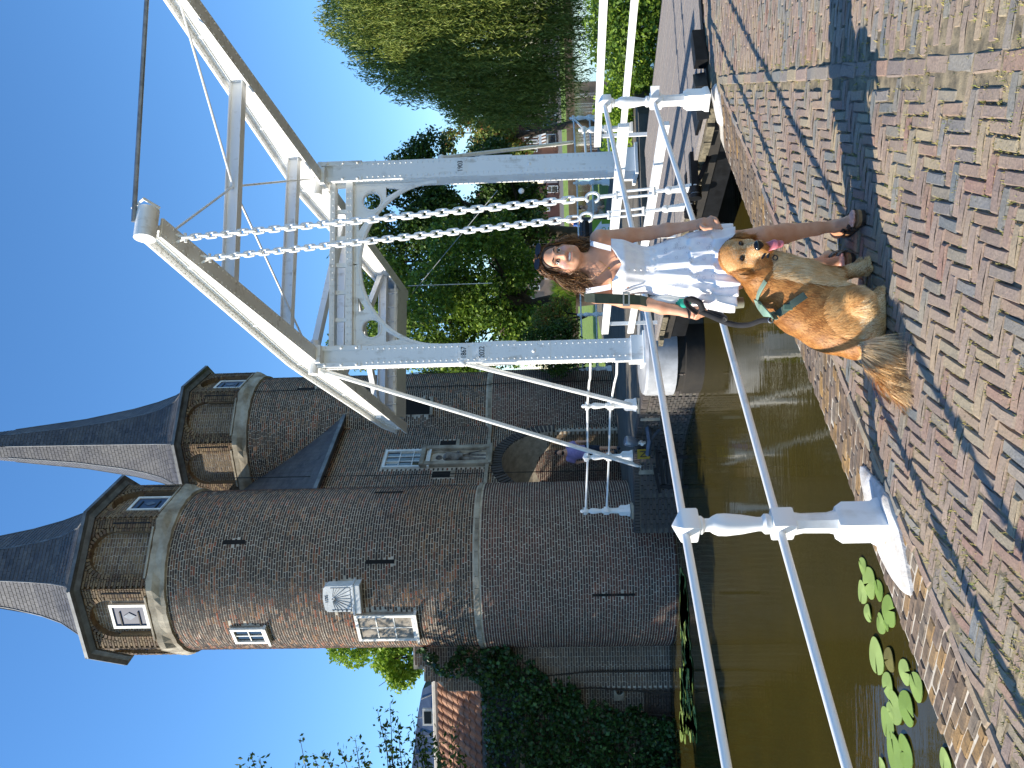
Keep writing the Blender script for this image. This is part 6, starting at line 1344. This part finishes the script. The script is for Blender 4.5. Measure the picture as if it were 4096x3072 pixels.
flat('dog_skin', 'b8834e', 'a8743f', 20, .8)
body = D_.mesh('body', ['dog_skin']*4, dog, .0065, 2)
# coat: many short tapered strands combed along the body
t = NT('fur'); at_ = t.new('ShaderNodeAttribute'); at_.attribute_name = 'tint'; t.done(at_.outputs['Color'], .5, 0, .35)
P, f = D_.P, D_.f; g = np.random.default_rng(12); n = len(P)
fn = np.cross(P[f[:, 2]]-P[f[:, 0]], P[f[:, 3]]-P[f[:, 1]]); N_ = np.zeros_like(P)
for k in range(4): np.add.at(N_, f[:, k], fn)
N_ /= np.linalg.norm(N_, axis=1)[:, None]+1e-9
if np.mean(np.einsum('ij,ij->i', N_, P-P.mean(0))) < 0: N_ = -N_
area = np.linalg.norm(fn, axis=1); pick = g.choice(len(f), 85000, p=area/area.sum()); wts = g.dirichlet((1, 1, 1, 1), 85000); Q = np.einsum('nk,nkj->nj', wts, P[f[pick]]); QN = N_[f[pick, 0]]
rel = Q-hd; hl = np.stack([rel@hr, rel@fd, rel@hu], 1); dh = np.linalg.norm(hl/np.array([1, 1.3, 1.1]), axis=1)
head_ = dh < .13; face = head_ & (hl[:, 1] > .0); muzzle = head_ & (hl[:, 1] > .075)
dt = np.min([np.linalg.norm(Q-(tl[i]*(1-k)+tl[i+1]*k), axis=1) for i in range(3) for k in (0, .33, .66, 1)], 0); tail = (dt < .075) & (Q[:, 0] < tl[0][0]-.02)
spine = nrm(c3-c0); d = np.tile(spine*.8+V3(0, 0, -.55), (len(Q), 1)); chest = (~head_) & (np.einsum('ij,j->i', Q-c0, nrm(V3(1, -.2, -.2))) > .04) & (Q[:, 2] > .2) & (Q[:, 2] < hd[2]-.15)
d[chest] = V3(-.05, -.15, -1); low = (Q[:, 2] < .14) & ~tail; d[low] = V3(.25, -.1, -.6); d[head_] = (-fd*.6-Z*.6); d[face] = (-fd*.9-hu*.1+np.outer(np.sign(hl[face, 0]), hr)*.5); td = nrm(tl[3]-tl[0]); d[tail] = td*1.0+V3(.1, -.35, -.25)
thigh = (np.linalg.norm((Q-Dg(1825, 3405, 4.0))/np.array([.13, .13, .14]), axis=1) < 1.05) & (Q[:, 1] < 4.02); d[thigh] = V3(.3, -.05, -.7)
ear = head_ & (np.abs(hl[:, 0]) > .078); d[ear] = -Z*1.+np.outer(np.sign(hl[ear, 0]), hr)*.15
cl = np.stack([np.sin(Q[:, 0]*47+Q[:, 2]*31), np.sin(Q[:, 1]*53+Q[:, 2]*23+1), np.sin(Q[:, 2]*41-Q[:, 0]*37+2)], 1)*np.sin(Q[:, 2]*19+Q[:, 0]*13)[:, None]; d = d+cl*.3*(~face)[:, None]+g.normal(size=d.shape)*.17; d -= QN*np.einsum('ij,ij->i', d, QN)[:, None]; d /= np.linalg.norm(d, axis=1)[:, None]+1e-9
L = np.full(len(Q), .028); L[chest] = .05; L[head_] = .026; L[face] = .012; L[muzzle] = .007; L[ear] = .04; L[thigh] = .036; L[low] = .016; L[tail] = .15; L *= g.uniform(.6, 1.25, len(Q))
lift = np.full(len(Q), .2); lift[chest] = .35; lift[face] = .22; lift[tail] = .2
gold = np.array(lin('c98d4c')); dark = np.array(lin('a2652c')); cream = np.array(lin('e6cda2')); tan = np.array(lin('d8ab70')); mixv = np.clip(.5+.42*np.sin(Q[:, 2]*63+Q[:, 0]*21)*np.sin(Q[:, 0]*57)+.3*np.sin(Q[:, 0]*31+Q[:, 2]*17)*np.cos(Q[:, 2]*29-Q[:, 1]*13)+g.normal(size=len(Q))*.35, 0, 1)
C_ = gold[None]*(1-mixv[:, None])+dark[None]*mixv[:, None]*.9
def setc(m_, a, b): C_[m_] = a*(1-mixv[m_, None])+b*mixv[m_, None]
setc(chest, tan, cream); setc(thigh, gold, tan*.8+gold*.2); lt_ = thigh & (Q[:, 2] < .16); setc(lt_, tan, cream); setc(low, cream, tan); setc(tail, cream, tan); setc(face, np.array(lin('dcb07a')), gold); setc(muzzle, cream, np.array(lin('d6b48c'))); setc(ear, dark, gold*.8)
tx = np.interp(Q[:, 0], [p_[0] for p_ in tl[::-1]], [p_[1] for p_ in tl[::-1]]); ut = tail & (Q[:, 1] > tx+.012) & (g.random(len(Q)) < .85); setc(ut, gold, tan)
w_ = np.full(len(Q), .0014)[:, None]; w_[tail] = .0013; w_[face] = .0013; x = np.cross(d, QN); tip = Q+d*L[:, None]+QN*(L*lift*.5)[:, None]+np.array([0, 0, -.12])*L[:, None]; tip[:, 2] = np.maximum(tip[:, 2], .004); md_ = Q+d*(L*.5)[:, None]+QN*(L*lift*.6)[:, None]
base = Q-QN*.003; v = np.stack([base-x*w_, base+x*w_, md_+x*w_*.8, md_-x*w_*.8, tip+x*w_*.15, tip-x*w_*.15], 1).reshape(-1, 3); k6 = np.arange(len(Q))[:, None]*6; q = np.concatenate([k6+np.array([[0, 1, 2, 3]]), k6+np.array([[3, 2, 4, 5]])])
fur = arr_mesh('fur', v, q, 'fur', dog, True); ca = fur.data.color_attributes.new('tint', 'FLOAT_COLOR', 'POINT'); shade = np.repeat(C_*g.uniform(.8, 1.15, (len(Q), 1)), 6, 0); shade = np.concatenate([shade, np.ones((len(shade), 1))], 1).astype(np.float32); ca.data.foreach_set('color', shade.ravel())
for s in (-1, 1):
    b = MB(); b.sphere(Dh(.034*s, .078, .021), .0135, 12); e_ = b.build('eye', 'eye_dark', dog, smooth=True); b = MB(); b.tube([Dh(.034*s+.017*math.cos(a), .0815, .021+.0105*math.sin(a)) for a in np.linspace(0, 6.28, 15)[:14]], .0022, 5, closed=True); b.build('eyelid', 'black_plastic', e_)
nb_ = Body(); nb_.ell(Dh(0, .165, -.022), (.026, .02, .02), HA, .01); nb_.ell(Dh(0, .172, -.035), (.012, .012, .014), HA, .01); nb_.mesh('nose', ['black_plastic'], dog, .004)
b = MB(); b.tube([Dh(x_, .15-abs(x_)*1.0, -.07-.02*(1-abs(x_)/.045)) for x_ in np.linspace(-.045, .045, 9)], .006, 6); b.tube([Dh(x_, .115-abs(x_)*.9, -.112-.0*(1-abs(x_)/.045)) for x_ in np.linspace(-.032, .032, 7)], .007, 6); b.build('mouth', 'black_plastic', dog, smooth=True)
tg = Body(); tg.chain([Dh(0, .085, -.08), Dh(.004, .135, -.085), Dh(.008, .165, -.11), Dh(.01, .17, -.14)], [.022, .025, .024, .019], .01, 0, (nrm(fd*.6+hu*.8), .35)); tg.mesh('tongue', [flat('tongue', 'c9747c', 'b8626c', 30, .35).name], dog, .004)
# harness
cloth('harness_green', '7f9c8a', '72907e', .3, 200); flat('harness_dark', '3f5148', '36463e', 20, .7)
hn = empty('dog_harness', Dg(1830, 3060, 4.0), 'sage green harness buckled round the chest of the golden dog', 'harness')
def band(pts, w_, mat, name, par, up=V3(0, 0, 1)):
    b = MB(); pts = [np.asarray(p, float) for p in pts]; n_ = len(pts); vs_ = []
    for i, p in enumerate(pts):
        dd = nrm(pts[min(i+1, n_-1)]-pts[max(i-1, 0)]); o = p-(c0+c2)/2; sd_ = nrm(np.cross(dd, nrm(o))); vs_ += [p-sd_*w_/2, p+sd_*w_/2]
    b.add(vs_, [(2*i, 2*i+1, 2*i+3, 2*i+2) for i in range(n_-1)]); o = b.build(name, mat, par, fix=False); m_ = o.modifiers.new('solid', 'SOLIDIFY'); m_.thickness = .007; m_.offset = 0; return o
def onbody(U, V, out=.02):                                     # first point of the dog's surface along the view of that pixel
    r_ = nrm(ray(U, V)); tt = np.arange(3.4, 4.9, .004); pp = CAM+tt[:, None]*r_; dd = np.min([D_.dist(q_, pp) for q_ in D_.p if q_[8] == 'u'], 0); i = np.argmax(dd < .004); return pp[i]-r_*out if dd[i] < .004 else atY(U, V, 4.05)
def strap(px, w_, mat, name, out=.026):
    px = np.array(px, float); tt = np.linspace(0, len(px)-1, 17); C4 = np.array([onbody(np.interp(t_, range(len(px)), px[:, 0]), np.interp(t_, range(len(px)), px[:, 1]), out) for t_ in tt])
    for _ in range(8): C4[1:-1] = (C4[:-2]+2*C4[1:-1]+C4[2:])/4
    band(C4, w_, mat, name, hn); return C4
nk = strap([(1948, 3062), (1920, 3045), (1893, 3031), (1868, 3024), (1845, 3036)], .028, 'harness_green', 'neck_strap')
bk = strap([(1872, 3022), (1850, 3036), (1822, 3058), (1800, 3080), (1812, 3104)], .046, 'harness_green', 'back_pad', .03); gs = strap([(1800, 3088), (1826, 3127), (1848, 3158), (1872, 3192), (1893, 3222)], .036, 'harness_dark', 'girth_strap')
nk = list(nk); gs = [gs[0], gs[3], gs[6], gs[8], gs[12]]; nk[-1] = bk[12]
p = gs[2]*.5+gs[3]*.5-V3(0, .008, 0); b = MB(); b.box(p, (.03, .012, .045), None, .004); b.build('buckle', flat('buckle_green', '5f7a6a', '546e5f', 20, .5), hn)
p = nk[-1]*.6+gs[0]*.4-V3(.015, .0, 0); b = MB(); b.tube([p+V3(math.cos(a)*.014, 0, math.sin(a)*.014) for a in np.linspace(0, 6.28, 13)[:12]], .003, 5, closed=True); b.build('ring', 'galvanised', hn)
b = MB(); c = onbody(2040, 3100, .03); b.tube([c+V3(.012*math.cos(a), -.003, .012*math.sin(a)) for a in np.linspace(0, 6.28, 11)[:10]], .004, 5, closed=True); b.build('tag_ring', 'leash_black', hn)
# leash
ls = empty('leash', W(1812, 2790, -.08), 'black webbing leash running from the hand of the woman to the dog', 'leash')
def web(pts, w_, name, mat='leash_black'):
    b = MB(); P_ = np.array(pts); tt = np.linspace(0, len(P_)-1, 40); C4 = np.array([[np.interp(t_, range(len(P_)), P_[:, k]) for k in range(3)] for t_ in tt])
    for _ in range(6): C4[1:-1] = (C4[:-2]+2*C4[1:-1]+C4[2:])/4
    vs_ = []
    for i, p in enumerate(C4): dd = nrm(C4[min(i+1, 39)]-C4[max(i-1, 0)]); s_ = nrm(np.cross(dd, V3(0, -1, 0))*.8+V3(0, .5, 0)); vs_ += [p-s_*w_/2, p+s_*w_/2]
    b.add(vs_, [(2*i, 2*i+1, 2*i+3, 2*i+2) for i in range(39)]); o = b.build(name, mat, ls, True, False); m_ = o.modifiers.new('solid', 'SOLIDIFY'); m_.thickness = .005; m_.offset = 0
web([W(1826, 2800, -.1), W(1806, 2850, -.09), W(1782, 2900, -.1), W(1770, 2950, -.12), W(1772, 3000, -.16), W(1790, 3040, -.2), p], .03, 'webbing')
web([W(1820, 2790, -.1), W(1845, 2755, -.12), W(1870, 2740, -.13), W(1878, 2765, -.14), W(1862, 2800, -.14), W(1830, 2812, -.12)], .032, 'handle_loop')
web([W(1828, 2800, -.11), W(1806, 2850, -.13), W(1790, 2890, -.15), W(1800, 2905, -.16), W(1815, 2880, -.13), W(1826, 2830, -.1)], .03, 'second_loop')
# ================================================================ man at the gate and people on the lawn
cloth('shirt_lilac', '9a8fc0', '8c80b4'); cloth('navy', '1b1f2a', '232838'); cloth('blue_cloth', '3f68b8', '365aa4'); cloth('pale_cloth', 'd8c8bc', 'c8b6aa'); flat('dark_hair', '2a2018', '1e1610', 30, .7)
def person_small(base, H, label, shirt, pants, hairc, pose, yaw=0., h=.014, grp=None):
    k = H/1.75; base = np.asarray(base, float); ca_, sa_ = math.cos(yaw), math.sin(yaw)
    def Q_(x, y, z): return base+V3((x*ca_-y*sa_)*k, (x*sa_+y*ca_)*k, z*k)
    o = empty('person', base, label, 'person', grp); J = pose; B1 = Body(); S1 = Body(); T1 = Body(); H1 = Body()
    hz = J['head']; B1.ell(Q_(*hz), (.075*k, .095*k, .115*k), None, .02); B1.cone(Q_(*hz), Q_(*J['neck']), .05*k, .055*k, .02); B1.cone(Q_(hz[0], hz[1]-.09, hz[2]-.01), Q_(hz[0], hz[1]-.11, hz[2]-.03), .012*k, .016*k, .01)
    B1.cone(Q_(*J['neck']), Q_(*J['hip']), .11*k, .12*k, .05)
    for s in ('l', 'r'):
        B1.chain([Q_(*J['sh'+s]), Q_(*J['el'+s]), Q_(*J['wr'+s])], [.05*k, .042*k, .03*k], .02); w_ = np.array(J['wr'+s]); e_ = np.array(J['el'+s]); dd = nrm(w_-e_); B1.ell(Q_(*(w_+dd*.06)), (.035*k, .03*k, .05*k), None, .015)
        for i in range(4): B1.cone(Q_(*(w_+dd*.08+V3(.0, (i-1.5)*.018, 0))), Q_(*(w_+dd*.15+V3(0, (i-1.5)*.02, 0))), .01*k, .008*k, .006)
        B1.chain([Q_(*J['hp'+s]), Q_(*J['kn'+s]), Q_(*J['an'+s])], [.085*k, .055*k, .035*k], .03)
        a_ = np.array(J['an'+s]); T1.chain([Q_(*(J['hp'+s])), Q_(*(np.array(J['hp'+s])*.15+np.array(J['kn'+s])*.85))], [.105*k, .085*k], .03); sh = Body(); fo = V3(*J.get('foot', (0, -1, 0))); sh.cone(Q_(*(a_+V3(0, 0, -.05))), Q_(*(a_+fo*.16+V3(0, 0, -.06))), .05*k, .04*k, .02); sh.mesh('shoe', ['black_plastic' if 'dark' in shirt else 'navy'], o, h)
        S1.chain([Q_(*J['sh'+s]), Q_(*(np.array(J['sh'+s])*.45+np.array(J['el'+s])*.55))], [.075*k, .07*k], .04)
    S1.chain([Q_(*(np.array(J['neck'])-V3(0, 0, .08))), Q_(*((np.array(J['neck'])+np.array(J['hip']))/2)), Q_(*J['hip'])], [.13*k, .15*k, .15*k], .06, 0, (V3(ca_, sa_, 0), 1.25)); T1.cone(Q_(*J['hip']), Q_(*(np.array(J['hip'])+V3(0, 0, -.08))), .13*k, .13*k, .04)
    H1.ell(Q_(hz[0], hz[1]+.018, hz[2]+.03), (.083*k, .1*k, .105*k), None, .02); H1.ell(Q_(hz[0], hz[1]-.1, hz[2]-.02), (.065*k, .07*k, .09*k), None, .01, 0, 's')
    if 'beard' in label: H1.ell(Q_(hz[0], hz[1]-.045, hz[2]-.085), (.058*k, .06*k, .04*k), None, .01)
    B1.mesh('body', ['skin'], o, h); S1.mesh('shirt', [shirt], o, h); T1.mesh('shorts', [pants], o, h); H1.mesh('hair', [hairc], o, h); return o
walk = dict(head=(0, -.03, 1.62), neck=(0, 0, 1.42), hip=(0, 0, .95), shl=(.19, 0, 1.38), ell=(.27, .05, 1.12), wrl=(.3, -.08, .92), shr=(-.19, 0, 1.38), elr=(-.3, .06, 1.14), wrr=(-.24, -.1, .94), hpl=(.09, 0, .9), knl=(.12, -.18, .52), anl=(.14, -.22, .1), hpr=(-.09, 0, .9), knr=(-.08, .0, .5), anr=(-.06, .22, .14))
mp = atY(1268, 2478, 20.9); person_small(mp, 1.68, 'bearded man in lilac polo shirt and dark shorts walking out of the gate', 'shirt_lilac', 'navy', 'dark_hair', walk, -.1, .011)
sit = dict(head=(0, -.1, 1.0), neck=(0, -.02, .8), hip=(0, .1, .25), shl=(.19, 0, .76), ell=(.26, -.1, .5), wrl=(.2, -.35, .42), shr=(-.19, 0, .76), elr=(-.26, -.1, .5), wrr=(-.2, -.35, .42), hpl=(.1, .05, .2), knl=(.15, -.35, .42), anl=(.14, -.5, .08), hpr=(-.1, .05, .2), knr=(-.15, -.35, .42), anr=(-.14, -.5, .08))
person_small(atY(2180, 2348, 44), 1.6, 'person in a blue top sitting on the far lawn beside the container', 'blue_cloth', 'navy', 'dark_hair', sit, .8, .02)
person_small(atY(2243, 2440, 26), 1.6, 'person in pale clothes sitting between the bridge chains', 'pale_cloth', 'pale_cloth', 'hair_under', sit, .2, .018)
